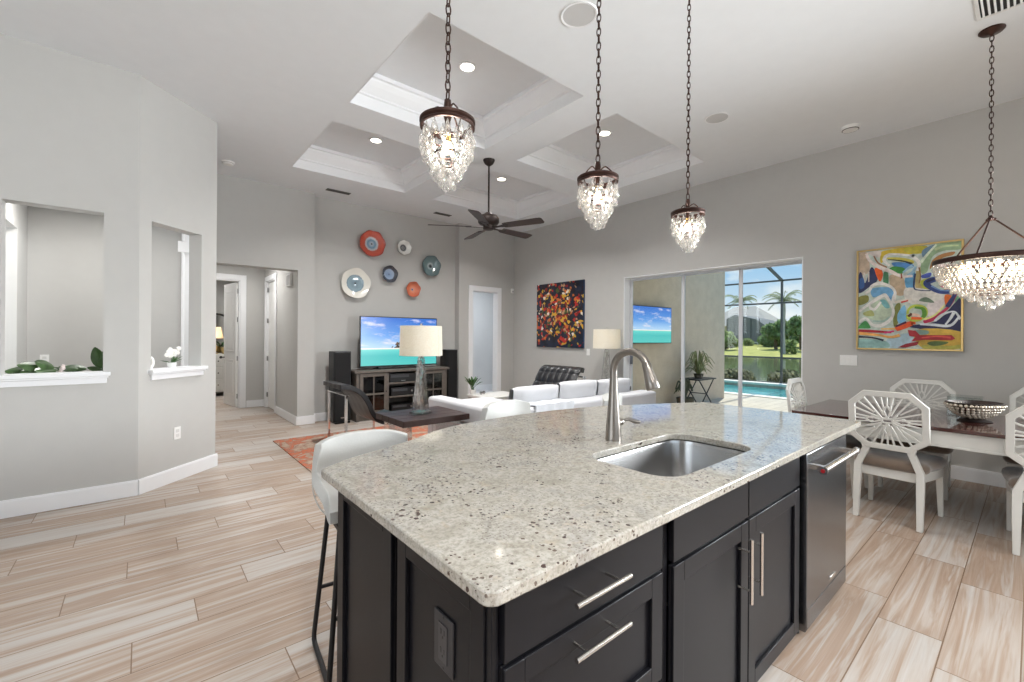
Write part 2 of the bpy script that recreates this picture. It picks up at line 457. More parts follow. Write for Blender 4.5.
# left wall with pass-through opening (A) and angled wall (B)
YA = 5.025
w = MB(); y0, y1 = YA, YA+.14
w.box(-3.6, y0, 0, -.815, y1, H); w.box(-.247, y0, 0, -.02, y1, H); w.box(-.815, y0, 0, -.247, y1, 1.03); w.box(-.815, y0, 2.418, -.247, y1, H)
w.add([(-.02,y0,0),(-.02,y0,H),(-.02,y1,0),(-.02,y1,H),(-.116,y1,0),(-.116,y1,H)], [(0,1,3,2),(2,3,5,4)])
S(w, 'wall_left', wall_p, 'grey left wall with a pass through opening', smooth=0)
AU = Vector((.605-(-.02), 5.615-YA, 0)); AL = AU.length; AU.normalize(); AN = Vector((-AU.y, AU.x, 0))
def MA(): return Matrix(((AU.x, AN.x, 0, -.02), (AU.y, AN.y, 0, YA), (0, 0, 1, 0), (0, 0, 0, 1)))
w = MB(); w.M = MA(); th = .14
w.box(0, 0, 0, .115, th, H); w.box(.665, 0, 0, AL, th, H); w.box(.115, 0, 0, .665, th, 1.03); w.box(.115, 0, 2.418, .665, th, H)
S(w, 'wall_angled', wall_p, 'grey angled wall with a tall pass through opening', smooth=0)
def ledge(mb, x0, x1):
    mb.box(x0, -.055, 1.052, x1, .16, 1.083); mb.box(x0+.012, -.038, 1.035, x1-.012, .0, 1.053); mb.box(x0+.022, -.022, .99, x1-.022, .0, 1.036)
l = MB(); l.M = Matrix.Translation((0, YA, 0)); ledge(l, -.86, -.20)
S(l, 'trim_5', trim_p, 'white ledge under the left pass through', bevel=.004)
l = MB(); l.M = MA(); ledge(l, .085, .70)
S(l, 'trim_6', trim_p, 'white ledge under the angled pass through', bevel=.004)
def base_run(mb, p, q, n, h=.135):
    """baseboard from p to q on the wall side; n points into the room"""
    p, q, n = Vector((*p, 0)), Vector((*q, 0)), Vector((*n, 0)).normalized()
    for t, z0, z1 in ((.016, .002, h-.012), (.011, h-.012, h)):
        vs = [p+Vector((0,0,z0)), q+Vector((0,0,z0)), q+n*t+Vector((0,0,z0)), p+n*t+Vector((0,0,z0))]
        vs += [a+Vector((0,0,z1-z0)) for a in vs]
        mb.add(vs, [(0,3,2,1),(4,5,6,7),(0,1,5,4),(1,2,6,5),(2,3,7,6),(3,0,4,7)])
b = MB(); base_run(b, (-3.6, YA), (-.02, YA), (0, -1)); S(b, 'baseboard_left', trim_p, 'white baseboard of the left wall', smooth=0)
e_ = Vector((-.02, YA, 0)) + AU*AL
b = MB(); base_run(b, (-.02, YA), (e_.x+.012, e_.y+.012), (AU.y, -AU.x)); S(b, 'baseboard_angled', trim_p, 'white baseboard of the angled wall', smooth=0)

# foyer behind the pass throughs
w = MB(); w.box(e_.x-.13, e_.y+.02, 0, e_.x, YB, H); S(w, 'wall_foyer_right', wall_p, 'grey wall between foyer and hallway', smooth=0)
w = MB(); w.box(-3.6, YB, 0, e_.x, YB+.14, H); S(w, 'wall_foyer_back', wall_p, 'grey back wall of the foyer', smooth=0)
w = MB(); w.box(-1.12, 6.85, 0, -1.0, YB, H); w.box(-1.12, 5.17, 2.50, -1.0, 6.85, H); S(w, 'wall_foyer_left', wall_p, 'grey foyer wall with an opening', smooth=0)
w = MB(); w.box(.40, 6.80, 0, .472, 7.36, 2.85); w.box(.335, 6.76, 2.42, .470, 6.80, 2.55); S(w, 'trim_7', trim_p, 'white pilaster in the foyer', smooth=0)
w = MB(); w.slab([(-3.6, 5.17), (-.09, 5.17), (.47, 5.70), (.47, YB), (-3.6, YB)], 2.86, 2.95); S(w, 'ceiling_foyer', ceil_p, 'white ceiling of the foyer', smooth=0)

# far wall: hall header, pier, niche, right part
w = MB()
w.box(.60, YB, 2.415, 1.855, YB+.24, H); w.box(1.855, YB, 0, 2.10, YB+.24, H); w.box(2.10, YB+.15, 0, 4.83, YB+.26, H)
w.box(4.83, YB, 0, 5.13, YB+.26, H); w.box(5.13, YB, 2.37, 5.83, YB+.14, H); w.box(5.83, YB, 0, XS2, YB+.14, H)
S(w, 'wall_far', wall_p, 'grey far wall with a recessed television niche', smooth=0)
b = MB(); base_run(b, (1.84, YB), (2.116, YB), (0, -1)); base_run(b, (2.10, YB), (2.10, YB+.15), (1, 0)); base_run(b, (2.10, YB+.15), (4.83, YB+.15), (0, -1)); base_run(b, (4.83, YB), (5.06, YB), (0, -1)); base_run(b, (5.93, YB), (XS, YB), (0, -1))
S(b, 'baseboard_far', trim_p, 'white baseboard of the far wall', smooth=0)

# hallway and bedroom behind
w = MB(); w.box(1.857, YB+.245, 0, 1.98, 8.86, 2.78); w.box(1.855, 8.86, 2.44, 1.98, 9.64, 2.78); w.box(1.855, 9.64, 0, 1.98, 9.92, 2.78)
S(w, 'wall_hall_right', wall_p, 'grey right wall of the hallway', smooth=0)
w = MB(); w.box(.48, YB, 0, .60, 9.8, 2.78); S(w, 'wall_hall_left', wall_p, 'grey left wall of the hallway', smooth=0)
w = MB(); w.box(.48, 9.80, 0, .66, 9.92, 2.78); w.box(1.44, 9.80, 0, 1.98, 9.92, 2.78); w.box(.66, 9.80, 2.45, 1.44, 9.92, 2.78)
S(w, 'wall_hall_back', wall_p, 'grey back wall of the hallway', smooth=0)
w = MB(); w.box(.48, YB+.15, 2.78, 1.98, 9.92, 2.86); S(w, 'ceiling_hall', ceil_p, 'white hallway ceiling', smooth=0)
b = MB(); base_run(b, (1.855, YB-.016), (1.855, 8.78), (-1, 0)); base_run(b, (1.55, 9.80), (1.855, 9.80), (0, -1))
S(b, 'baseboard_hall', trim_p, 'white baseboard along the hallway', smooth=0)
w = MB(); w.box(-1.6, 9.92, 0, -1.5, 13.2, 2.78); w.box(2.2, 9.92, 0, 2.3, 13.2, 2.78); w.box(-1.6, 13.2, 0, 2.3, 13.3, 2.78); w.box(1.98, 9.85, 0, 2.3, 9.92, 2.78); w.box(-1.6, 9.85, 0, .48, 9.92, 2.78)
S(w, 'wall_bedroom', wall_p, 'grey walls of the bedroom', smooth=0)
w = MB(); w.box(-1.6, 9.92, 2.78, 2.3, 13.3, 2.86); S(w, 'ceiling_bedroom', ceil_p, 'white bedroom ceiling', smooth=0)

def casing_y(mb, x0, x1, ztop, y, w_=.09, t=.018):   # casing on a wall facing -Y
    mb.box(x0-w_, y-t, 0, x0, y, ztop+w_); mb.box(x1, y-t, 0, x1+w_, y, ztop+w_); mb.box(x0, y-t, ztop, x1, y, ztop+w_)
def hinges(parent, pts, axis):
    for x, y, z in pts:
        m = MB(); m.box(x-.012, y-.012, z-.045, x+.012, y+.012, z+.045) ; m.build('hinge', steel, parent, bevel=.003)
def panel_door(mb, w_, h, t=.04):
    """door leaf in local x (width) / y (thickness) with two raised panels both sides"""
    mb.box(0, 0, .01, w_, t, h)
    for z0, z1 in ((.22, .92), (1.08, h-.15)):
        for ya, yb in ((-.006, 0), (t, t+.006)):
            for a in ((.11, z0, w_-.11, z0+.02), (.11, z1-.02, w_-.11, z1), (.11, z0, .13, z1), (w_-.13, z0, w_-.11, z1)):
                mb.box(a[0], ya, a[1], a[2], yb, a[3])
            mb.box(.17, ya, z0+.06, w_-.17, yb, z1-.06)
# bedroom door (opens into the bedroom)
m = MB(); casing_y(m, .66, 1.44, 2.45, 9.80, .10); m.box(.66, 9.80, 0, .68, 9.92, 2.45); m.box(1.42, 9.80, 0, 1.44, 9.92, 2.45); m.box(.66, 9.80, 2.43, 1.44, 9.92, 2.45)
d2 = S(m, 'door_2', trim_p, 'white casing around the bedroom doorway', bevel=.003)
m = MB(); m.M = Matrix.Translation((1.425, 9.93, 0)) @ Matrix.Rotation(R(98), 4, 'Z'); panel_door(m, .74, 2.42); lf = m.build('door_leaf', door_p, d2, bevel=.003)
m = MB(); m.M = Matrix.Translation((1.425, 9.93, 0)) @ Matrix.Rotation(R(98), 4, 'Z'); m.cyl((.68,.04,.95), (.68,.09,.95), .012); m.ball((.68,.105,.95), .028); m.build('door_handle', black_iron, lf)
hinges(d2, [(1.418, 9.915, z) for z in (.22, .95, 1.7, 2.25)], 0)
# side door of the hallway
m = MB(); y0, y1 = 8.86, 9.64
m.box(1.837, y0-.09, 0, 1.855, y0, 2.53); m.box(1.837, y1, 0, 1.855, y1+.09, 2.53); m.box(1.837, y0, 2.44, 1.855, y1, 2.53)
m.box(1.855, y0, 0, 1.98, y0+.02, 2.44); m.box(1.855, y1-.02, 0, 1.98, y1, 2.44); m.box(1.855, y0, 2.42, 1.98, y1, 2.44)
d3 = S(m, 'door_3', trim_p, 'white casing of the hallway side door', bevel=.003)
m = MB(); m.M = Matrix.Translation((1.93, y0+.02, 0)) @ Matrix.Rotation(R(90), 4, 'Z'); panel_door(m, .74, 2.41); m.build('door_leaf', door_p, d3, bevel=.003)
hinges(d3, [(1.872, y1-.035, z) for z in (.25, .95, 1.68, 2.28)], 0)
# door at the right of the far wall, room beyond
m = MB(); casing_y(m, 5.16, 5.80, 2.345, YB, .10); m.box(5.13, YB, 0, 5.17, YB+.14, 2.345); m.box(5.79, YB, 0, 5.83, YB+.14, 2.345); m.box(5.13, YB, 2.33, 5.83, YB+.14, 2.37)
d4 = S(m, 'door_4', trim_p, 'white casing of the doorway beside the television niche', bevel=.003)
m = MB(); m.M = Matrix.Translation((5.215, YB+.15, 0)) @ Matrix.Rotation(R(91), 4, 'Z'); panel_door(m, .58, 2.32); m.build('door_leaf', door_p, d4, bevel=.003)
hinges(d4, [(5.222, YB+.12, z) for z in (.3, .95, 1.6, 2.15)], 0)
w = MB(); w.box(4.85, YB+.26, 0, 4.95, 9.3, 2.7); w.box(7.1, YB+.14, 0, 7.2, 9.3, 2.7); w.box(4.85, 9.2, 0, 7.2, 9.3, 2.7); w.box(6.5, YB+.03, 0, 7.2, YB+.14, 2.7)
S(w, 'wall_bath', mat('bath_wall_paint', (222,222,222), .8, var=.01), 'pale walls of the room beyond the far doorway', smooth=0)
S(MB().box(4.85, YB+.14, 2.7, 7.2, 9.3, 2.78), 'ceiling_bath', ceil_p, 'white ceiling beyond the far doorway', smooth=0)
m = MB(); m.box(6.5, YB+.03, -.12, 7.2, 9.3, 0); m.box(4.95, YB+.15, .0005, 7.1, 9.2, .006)  # pale tile laid over the planks so bounce light stays neutral
S(m, 'floor_bath', mat('pale_tile', (214,214,216), .4), 'pale tile floor added beyond the far doorway to keep bounce light neutral', smooth=0)
b = MB(); base_run(b, (4.95, 9.2), (7.1, 9.2), (0, -1), .16); S(b, 'baseboard_bath', trim_p, 'white baseboard beyond the far doorway', smooth=0)

# patio wall with the sliding door
w = MB(); OY0, OY1, OZ = 1.85, 4.50, 2.42
w.box(XS, -3.6, 0, XS2, -3.3, H); w.box(XS, -3.3, OZ, XS2, -1.0, H); w.box(XS, -1.0, 0, XS2, OY0, H); w.box(XS, OY1, 0, XS2, YB+.14, H); w.box(XS, OY0, OZ, XS2, OY1, H)
S(w, 'wall_right', wall_p, 'grey right wall with the patio sliding door', smooth=0)
b = MB(); base_run(b, (XS, -.98), (XS, OY0), (-1, 0)); base_run(b, (XS, OY1), (XS, YB), (-1, 0)); S(b, 'baseboard_right', trim_p, 'white baseboard of the right wall', smooth=0)
m = MB()
m.box(XS+.001, OY0, OZ-.012, XS2, OY1, OZ); m.box(XS+.001, OY1-.012, 0, XS2, OY1, OZ); m.box(XS+.001, OY0, 0, XS2, OY0+.012, OZ)
S(m, 'trim_8', mat('reveal_paint', (240,241,243), .5, var=.01), 'white reveal lining the patio opening', smooth=0)
alu = mat('white_aluminium', (206,208,212), .4, .1, var=.01)
m = MB(); f0, f1 = XS+.15, XS+.225
m.box(f0, OY0+.012, OZ-.035, f1, OY1-.012, OZ-.012); m.box(f0, OY0+.012, 0.005, f1, OY1-.012, .035); m.box(f0, OY1-.035, .03, f1, OY1-.012, OZ-.035); m.box(f0, OY0+.012, .03, f1, OY0+.03, OZ-.035)
d1 = S(m, 'door_1', alu, 'white framed three panel sliding glass door to the patio', bevel=.003)
for k, (ya, yb, xo) in enumerate(((3.49, 4.462, .152), (2.64, 3.545, .176), (1.88, 2.70, .198))):
    m = MB(); x0, x1 = XS+xo, XS+xo+.022; fw = .05
    zt_ = OZ-.035; fl = fw if k else .026; fr_ = fw if k < 2 else .022
    m.box(x0, ya, .035, x1, ya+(fw if k < 2 else fr_), zt_); m.box(x0, yb-(fw if k else .03), .035, x1, yb, zt_); m.box(x0, ya+fw, .035, x1, yb-fw, .10); m.box(x0, ya+.02, zt_-.02, x1, yb-.02, zt_)
    p = m.build('sash', alu, d1, bevel=.002)
    MB().box(x0+.008, ya+.02, .10, x0+.013, yb-.02, zt_-.02).build('pane', pane, p, smooth=0)
    if k == 0:
        m = MB(); m.box(x0-.03, yb-.05, .95, x0, yb-.008, 1.13); m.box(x0-.05, yb-.04, .98, x0-.03, yb-.02, 1.10); m.build('door_handle', mat('latch_grey', (112,114,124), .4, .3), p, bevel=.004)

m = MB(); m.box(XS+.12, -3.3, .005, XS+.2, -1.0, .05); m.box(XS+.12, -3.3, OZ-.06, XS+.2, -1.0, OZ)
for y in (-3.3, -2.18, -1.06): m.box(XS+.12, y, .05, XS+.2, y+.06, OZ-.06)
wd = S(m, 'window_3', alu, 'tall dining window added beyond the right edge of the picture for extra light', bevel=.003)  # window added out of view to go with the dining beam
MB().box(XS+.155, -3.3, .05, XS+.162, -1.0, OZ-.06).build('pane', pane, wd, smooth=0)
# remaining shell behind the camera, with windows added for extra light
def wall_with_window(name, lab, fn, a0, a1, wa0, wa1, z0, z1):
    w = MB()
    for q in ((a0, wa0, 0, H), (wa1, a1, 0, H), (wa0, wa1, 0, z0), (wa0, wa1, z1, H)): w.box(*fn(q[0], 0), q[2], *fn(q[1], .12), q[3])
    S(w, name, wall_p, lab, smooth=0)
wall_with_window('wall_back', 'grey kitchen wall behind the island', lambda a, d: (a, -3.5-d), -3.6, XS2, -1.1, 3.5, .8, 2.6)
wall_with_window('wall_side', 'grey kitchen side wall', lambda a, d: (-3.5-d, a), -3.6, 7.5, -1.0, 2.6, .8, 2.6)
for i, (fn, a0, a1, n) in enumerate(((lambda a, d: (a, -3.5-d), -1.1, 3.5, 4), (lambda a, d: (-3.5-d, a), -1.0, 2.6, 3))):
    m = MB()
    for k in range(n+1):
        a = a0 + (a1-a0)*k/n; m.box(*fn(a-.03, .03), .8, *fn(a+.03, .09), 2.6)
    for z in (.8, 2.54): m.box(*fn(a0, .03), z, *fn(a1, .09), z+.06)
    wd = S(m, 'window_%d' % (i+1), alu, 'kitchen window added behind the camera for extra light', bevel=.003)
    MB().box(*fn(a0, .055), .83, *fn(a1, .062), 2.57).build('pane', pane, wd, smooth=0)

# ================================================================ KITCHEN ISLAND
FY = .69                                     # drawer and door faces
def outline_top():
    far = catmull([(.50,1.665),(.63,1.745),(.80,1.81),(.98,1.885),(1.20,2.00),(1.50,2.06),(1.88,2.07),(2.30,2.02),(2.62,1.92),(2.95,1.77),(3.27,1.62)], 5)
    far = [(p.x, p.y) for p in [Vector((a[0], a[1], 0)) if not isinstance(a, Vector) else a for a in far]]
    r = .03; out = []
    for cx, cy, a in ((.50+r, .655+r, pi), (3.27-r, .655+r, 1.5*pi)):
        for i in range(6): th = a + pi/2*i/5; out.append((cx+r*cos(th), cy+r*sin(th)))
    return out + list(reversed(far))
def slab_with_hole(outer, hole, z0, z1):
    import bmesh
    bm = bmesh.new()
    def loop(pts): return [bm.verts.new((x, y, z1)) for x, y in pts]
    a, b = loop(outer), loop(hole); es = []
    for L in (a, b):
        for i in range(len(L)): es.append(bm.edges.new((L[i], L[(i+1) % len(L)])))
    bmesh.ops.triangle_fill(bm, edges=es, use_beauty=True)
    for f in bm.faces:
        if f.normal.z < 0: f.normal_flip()
    bmesh.ops.dissolve_limit(bm, angle_limit=.01, verts=bm.verts, edges=bm.edges)
    r = bmesh.ops.extrude_face_region(bm, geom=bm.faces[:])
    bmesh.ops.translate(bm, vec=(0, 0, z0-z1), verts=[v for v in r['geom'] if isinstance(v, bmesh.types.BMVert)])
    bmesh.ops.recalc_face_normals(bm, faces=bm.faces)
    mb = MB(); bm.verts.index_update()
    mb.add([v.co.copy() for v in bm.verts], [[v.index for v in f.verts] for f in bm.faces]); bm.free(); return mb
SX0, SX1, SY0, SY1 = 1.385, 2.112, .795, 1.19
top = slab_with_hole(outline_top(), rrect(SX0, SY0, SX1, SY1, .10, 7), .884, .915)
o = top.build('countertop', granite, None, bevel=.004, smooth=30)
tag(o, 'speckled cream granite countertop with a curved bar side on the dark island', 'countertop')

def shaker_x(mb, x, y0, y1, z0, z1, fw=.06, t=.02):    # face looks to -X
    mb.box(x-t*.4, y0, z0, x, y1, z1)
    mb.box(x-t, y0, z0, x-t*.4, y0+fw, z1); mb.box(x-t, y1-fw, z0, x-t*.4, y1, z1); mb.box(x-t, y0+fw, z0, x-t*.4, y1-fw, z0+fw); mb.box(x-t, y0+fw, z1-fw, x-t*.4, y1-fw, z1)
def shaker_y(mb, y, x0, x1, z0, z1, fw=.06, t=.02):    # face looks to -Y
    mb.box(x0, y-t*.4, z0, x1, y, z1)
    mb.box(x0, y-t, z0, x0+fw, y-t*.4, z1); mb.box(x1-fw, y-t, z0, x1, y-t*.4, z1); mb.box(x0+fw, y-t, z0, x1-fw, y-t*.4, z0+fw); mb.box(x0+fw, y-t, z1-fw, x1-fw, y-t*.4, z1)
def bar_handle(p, q, out, parent):
    """T-bar pull: rod p-q, posts reaching back along `out`"""
    p, q = Vector(p), Vector(q); out = Vector(out); m = MB(); m.cyl(p, q, .0062, n=14)
    for t in (.2, .8):
        c_ = p.lerp(q, t); m.cyl(c_, c_+out, .0042, n=10)
    return m.build('handle', handle_m, parent)
# drawer cabinet
t = thing('drawer_cabinet', 'dark drawer cabinet at the near end of the island with two steel bar pulls', 'cabinet', (.86, 1.0, 0))
m = MB(); m.box(.562, .71, .05, 1.185, 1.14, .883); m.box(.60, .745, .0, 1.185, 1.12, .05)
m.box(.545, .705, .10, .562, .725, .883)
m.build('body', cab, t, bevel=.002)
m = MB(); shaker_x(m, .562, .725, 1.125, .02, .862, .05, .022); m.build('end_panel', cab, t, bevel=.002)
m = MB(); m.box(.567, .69, .733, 1.157, .709, .866); d = m.build('drawer', cab, t, bevel=.002)
bar_handle((.735, .645, .808), (.935, .645, .808), (0, .046, 0), d)
m = MB(); shaker_y(m, .709, .567, 1.157, .415, .722, .055); d = m.build('drawer', cab, t, bevel=.002)
bar_handle((.735, .645, .688), (.935, .645, .688), (0, .046, 0), d)
m = MB(); shaker_y(m, .709, .567, 1.157, .06, .404, .055); d = m.build('drawer', cab, t, bevel=.002)
bar_handle((.735, .645, .372), (.935, .645, .372), (0, .046, 0), d)
# back half of the island under the bar overhang
t = thing('back_cabinet', 'dark panelled cabinet behind the drawers under the bar overhang', 'cabinet', (1.8, 1.39, 0))
m = MB(); m.box(.562, 1.245, .0, 3.05, 1.60, .883); m.box(.562, 1.165, .0, 1.18, 1.245, .883); m.build('body', cab, t, bevel=.002)
m = MB(); shaker_x(m, .562, 1.165, 1.603, .0, .883, .055, .022); m.build('end_panel', cab, t, bevel=.002)
m = MB()
for k in range(4):
    xa = .60 + k*.63; m.box(xa, 1.60, .12, xa+.56, 1.612, .85)
m.build('back_panel', cab, t, bevel=.002)
# sink cabinet
t = thing('sink_cabinet', 'dark sink cabinet with two doors and tall vertical pulls', 'cabinet', (1.76, 1.0, 0))
m = MB(); m.box(1.19, .71, .05, 1.215, 1.16, .883); m.box(2.315, .71, .02, 2.34, 1.16, .883); m.box(1.215, .71, .05, 2.315, 1.16, .08); m.box(1.215, .71, .84, 2.315, .73, .883)
m.box(1.19, .745, 0, 2.34, .765, .10)
m.build('body', cab, t, bevel=.002)
for xa, xb in ((1.218, 1.750), (1.758, 2.312)):
    MB().box(xa, .69, .728, xb, .709, .866).build('drawer_front', cab, t, bevel=.002)
for xa, xb, hx in ((1.218, 1.750, 1.692), (1.758, 2.312, 1.818)):
    m = MB(); shaker_y(m, .709, xa, xb, .06, .716, .062); d = m.build('door', cab, t, bevel=.002)
    hx2 = {1.692: 1.668, 1.818: 1.757}[hx]
    bar_handle((hx2, .645, .452), (hx2, .645, .682), (0, .046, 0), d)
# dishwasher
t = thing('dishwasher', 'dark stainless dishwasher with a red capped bar handle at the island end', 'dishwasher', (2.73, 1.0, 0))
m = MB(); m.box(2.345, .715, .09, 2.995, 1.13, .87); m.box(2.39, .78, .02, 2.95, 1.1, .09); m.build('body', black_p, t, bevel=.003)
m = MB(); m.prism([(.715,.045),(.674,.045),(.668,.06),(.668,.795),(.672,.868),(.715,.868)], lambda u, v, d: (d, u, v), 2.345, 2.995); d = m.build('door', dw_m, t, bevel=.003)
MB().box(2.35, .6672, .062, 2.99, .6685, .145).build('toe_strip', dw_m, d, bevel=.0)
m = MB(); m.cyl((2.385, .615, .80), (2.945, .615, .80), .0145, n=20)
for x in (2.42, 2.91): m.box(x-.014, .615, .79, x+.014, .672, .812)
h = m.build('handle', handle_m, d, bevel=.001)
for x, s_ in ((2.385, -1), (2.945, 1)):
    MB().cyl((x, .615, .80), (x+s_*.016, .615, .80), .018, n=20).build('handle_cap', chrome, h)
    MB().cyl((x+s_*.0158, .615, .80), (x+s_*.018, .615, .80), .009, n=16).build('red_medallion', mat('medallion_red', (150,26,34), .3), h)
m = MB(); m.box(2.70, .6655, .165, 2.79, .669, .182); m.build('badge', handle_m, d, bevel=.001)
for x in (2.40, 2.94): MB().cyl((x, .73, 0), (x, .73, .09), .016, n=12).build('foot', black_p, t)
# end gable beyond the dishwasher
o = MB().box(3.01, .715, 0, 3.05, 1.16, .883).build('gable_panel', cab, None, bevel=.002)
tag(o, 'dark gable panel closing the island beyond the dishwasher', 'panel')
# sink
m = MB(); zt = .884
rings = []
for d_, z in ((-.02, zt-.006), (.001, zt-.006), (.004, zt-.02), (.012, .70), (.03, .672), (.07, .662)):
    rings.append([(x, y, z) for x, y in rrect(SX0-.004+d_, SY0-.004+d_, SX1+.004-d_, SY1+.004-d_, max(.03, .10-d_*.5), 7)])
n_ = len(rings[0]); vs = [p for r in rings for p in r]; fs = [(a*n_+b_, a*n_+(b_+1) % n_, (a+1)*n_+(b_+1) % n_, (a+1)*n_+b_) for a in range(len(rings)-1) for b_ in range(n_)]
fs.append(tuple((len(rings)-1)*n_+i for i in range(n_)))
t = thing('sink', 'undermount stainless steel sink set in the granite countertop', 'sink', (1.69, .97, .66))
m.add(vs, fs); o = m.build('basin', steel, t, smooth=50)
so = o.modifiers.new('solid', 'SOLIDIFY'); so.thickness = .003; so.offset = 1
m = MB(); m.lathe([(.001,.0035),(.03,.0035),(.036,.006),(.044,.006),(.045,.003)], 24, (1.69, 1.02, .660)); m.build('drain', chrome, t)
# faucet
t = thing('faucet', 'brushed nickel gooseneck pull down faucet behind the sink', 'faucet', (1.715, 1.285, .915))
fx, fy = 1.715, 1.285
m = MB(); m.lathe([(.0,.915),(.038,.915),(.0385,.921),(.037,.935),(.0355,.965),(.033,1.0),(.028,1.06),(.0225,1.12),(.0195,1.17),(.0185,1.20)], 28, (fx, fy, 0)); m.build('body', nickel, t, smooth=60)
m = MB(); arc = [(fx, fy, 1.17), (fx, fy, 1.24)] + [(fx, fy-.092+.092*cos(a), 1.248+.088*sin(a)) for a in [pi*i/14 for i in range(0, 13)]]
m.tube(arc, .0175, 16); m.build('spout', nickel, t, smooth=60)
pe = Vector(arc[-1]); dr = (Vector(arc[-1])-Vector(arc[-2])).normalized(); dr = Vector((0, -.32, -.95)).normalized()
m = MB(); m.tube([pe, pe+dr*.004, pe+dr*.03, pe+dr*.08, pe+dr*.112, pe+dr*.119], [.018,.020,.021,.0275,.031,.028], 20); m.build('spray_head', nickel, t, smooth=60)
m = MB(); m.cyl((fx+.02, fy, .995), (fx+.052, fy-.004, .995), .0165, .0175, 20); m.ball((fx+.052, fy-.004, .995), .0175, 16, 10)
m.tube([(fx+.06, fy-.006, .999), (fx+.09, fy-.02, 1.006), (fx+.125, fy-.035, .992), (fx+.15, fy-.045, .988)], [.007,.0085,.011,.008], 12); m.build('lever_handle', nickel, t, smooth=60)
# outlet in the island end
t = thing('outlet', 'dark power outlet plate set into the near end panel of the island', 'outlet', (.553, .895, .675))
m = MB(); m.box(.5475, .853, .612, .5535, .937, .742); m.build('cover_plate', mat('dark_outlet', (44,43,46), .45), t, bevel=.002)
m = MB(); m.box(.5455, .876, .633, .548, .914, .721)
m.mi = 1
for z in (.655, .699):
    for y in (.888, .902): m.box(.5450, y-.0018, z-.002, .5456, y+.0018, z+.010)
    m.cyl((.5450, .895, z-.009), (.5456, .895, z-.009), .003, n=10)
for z in (.618, .736): m.cyl((.5468, .895, z), (.5476, .895, z), .003, n=10)
m.build('socket', [mat('dark_socket', (58,57,60), .4), black_p], t, bevel=0)

# ---- bar stools
def make_stool():
    """faces -Y in local space, origin on the floor under the seat"""
    t = thing('bar_stool', '', 'stool')
    prof = [(-.235,.682),(-.20,.668),(-.10,.660),(.05,.664),(.13,.680),(.175,.72),(.195,.775),(.205,.855),(.21,.935)]
    prof = [Vector((p[0], p[1], 0)) for p in prof]; cp = catmull(prof, 4); n = len(cp)-1
    def shell(u, v):
        i = min(int(u*n), n-1); f_ = u*n-i; p = cp[i].lerp(cp[i+1], f_); s_ = (v-.5)*2
        y, z = p.x, p.y; back = max(0, min(1, (z-.66)/.25)) if y > .1 else 0
        wdt = .235 - .015*back
        x = s_*wdt
        k = abs(s_)**3
        y -= k*.055*back; z += k*(.06*(1-back))*(1 if y > -.1 else max(0, (y+.235)/.135))
        if u > .92: z -= k*.03*(u-.92)/.08
        return (x, y, z)
    m = MB(); m.grid(shell, 28, 14, .045); o = m.build('seat_shell', white_l, t, smooth=60, bevel=.012, seg=3)
    m = MB()
    for s_ in (-1, 1):
        m.tube(catmull([(s_*.222, -.12, .680), (s_*.23, -.02, .678), (s_*.232, .10, .70), (s_*.226, .165, .755)], 5), .003, 6)
    m.tube([(-.215, .172, .665), (0, .178, .665), (.215, .172, .665)], .0025, 6)
    m.build('piping', white_l, t, smooth=60)
    for s_ in (-1, 1):
        m = MB(); pts = [(s_*.17, .10, .612), (s_*.215, .16, .045), (s_*.216, .155, .022), (s_*.216, .13, .011), (s_*.216, -.13, .011), (s_*.216, -.155, .022), (s_*.215, -.16, .045), (s_*.17, -.12, .612)]
        m.tube(pts, .0105, 10); m.build('leg', black_iron, t, smooth=60)
    m = MB(); m.tube([(-.197, .135, .26), (.197, .135, .26)], .009, 8); m.build('footrest', black_iron, t, smooth=60)
    m = MB(); m.tube([(-.197, -.139, .26), (.197, -.139, .26)], .009, 8); m.build('footrest', black_iron, t, smooth=60)
    m = MB(); m.box(-.18, -.14, .602, .18, .12, .626); m.build('seat_plate', black_iron, t, bevel=.003)
    return t
st = make_stool(); g = 'bar stools along the curved side of the island'
stools = [((.805, 1.925), R(-6), 'white leather bar stool with black sled base at the near corner of the island'),
          ((2.02, 2.30), R(0), 'middle white bar stool, its curved back just showing over the countertop beside the sofa'),
          ((3.03, 2.10), R(22), 'white bar stool behind the faucet at the far end of the countertop')]
for i, (p, a, lab) in enumerate(stools):
    o = st if i == 0 else dup(st)
    place(o, (p[0], p[1], 0), a); o['label'] = lab; o['group'] = g

# ================================================================ CEILING FIXTURES
def downlight(x, y, z, lab, power, group=None, r=.075, col=(1, .98, .955), spr=125):
    t = thing('downlight', lab, 'ceiling light', (x, y, z), group)
    m = MB(); m.lathe([(r*.86, -.001), (r*.86, -.006), (r*1.15, -.008), (r*1.2, -.003), (r*1.2, 0)], 28, (x, y, z)); m.build('trim_ring', trim_p, t)
    m = MB(); m.lathe([(.0001, -.0045), (r*.87, -.0045), (r*.87, -.0005)], 28, (x, y, z)); m.build('lens', emis_lens, t)
    light('downlight_lamp', 'AREA', (x, y, z-.013), power, col, r*1.7, parent=t, spread=R(spr))
    return t
emis_lens = emis('downlight_lens', (255, 246, 230), 9)
CZ = 3.97
for x, y, lab in ((2.34, 5.58, 'recessed downlight in the far coffer over the television end'), (2.36, 3.49, 'recessed downlight in the nearest coffer, above the first pendant'),
                  (4.44, 3.49, 'recessed downlight in the near coffer on the patio side, beside the middle pendant chain'), (4.47, 5.60, 'recessed downlight in the far coffer behind the ceiling fan rod')):
    downlight(x, y, CZ, lab, 34, 'recessed downlights in the coffers')
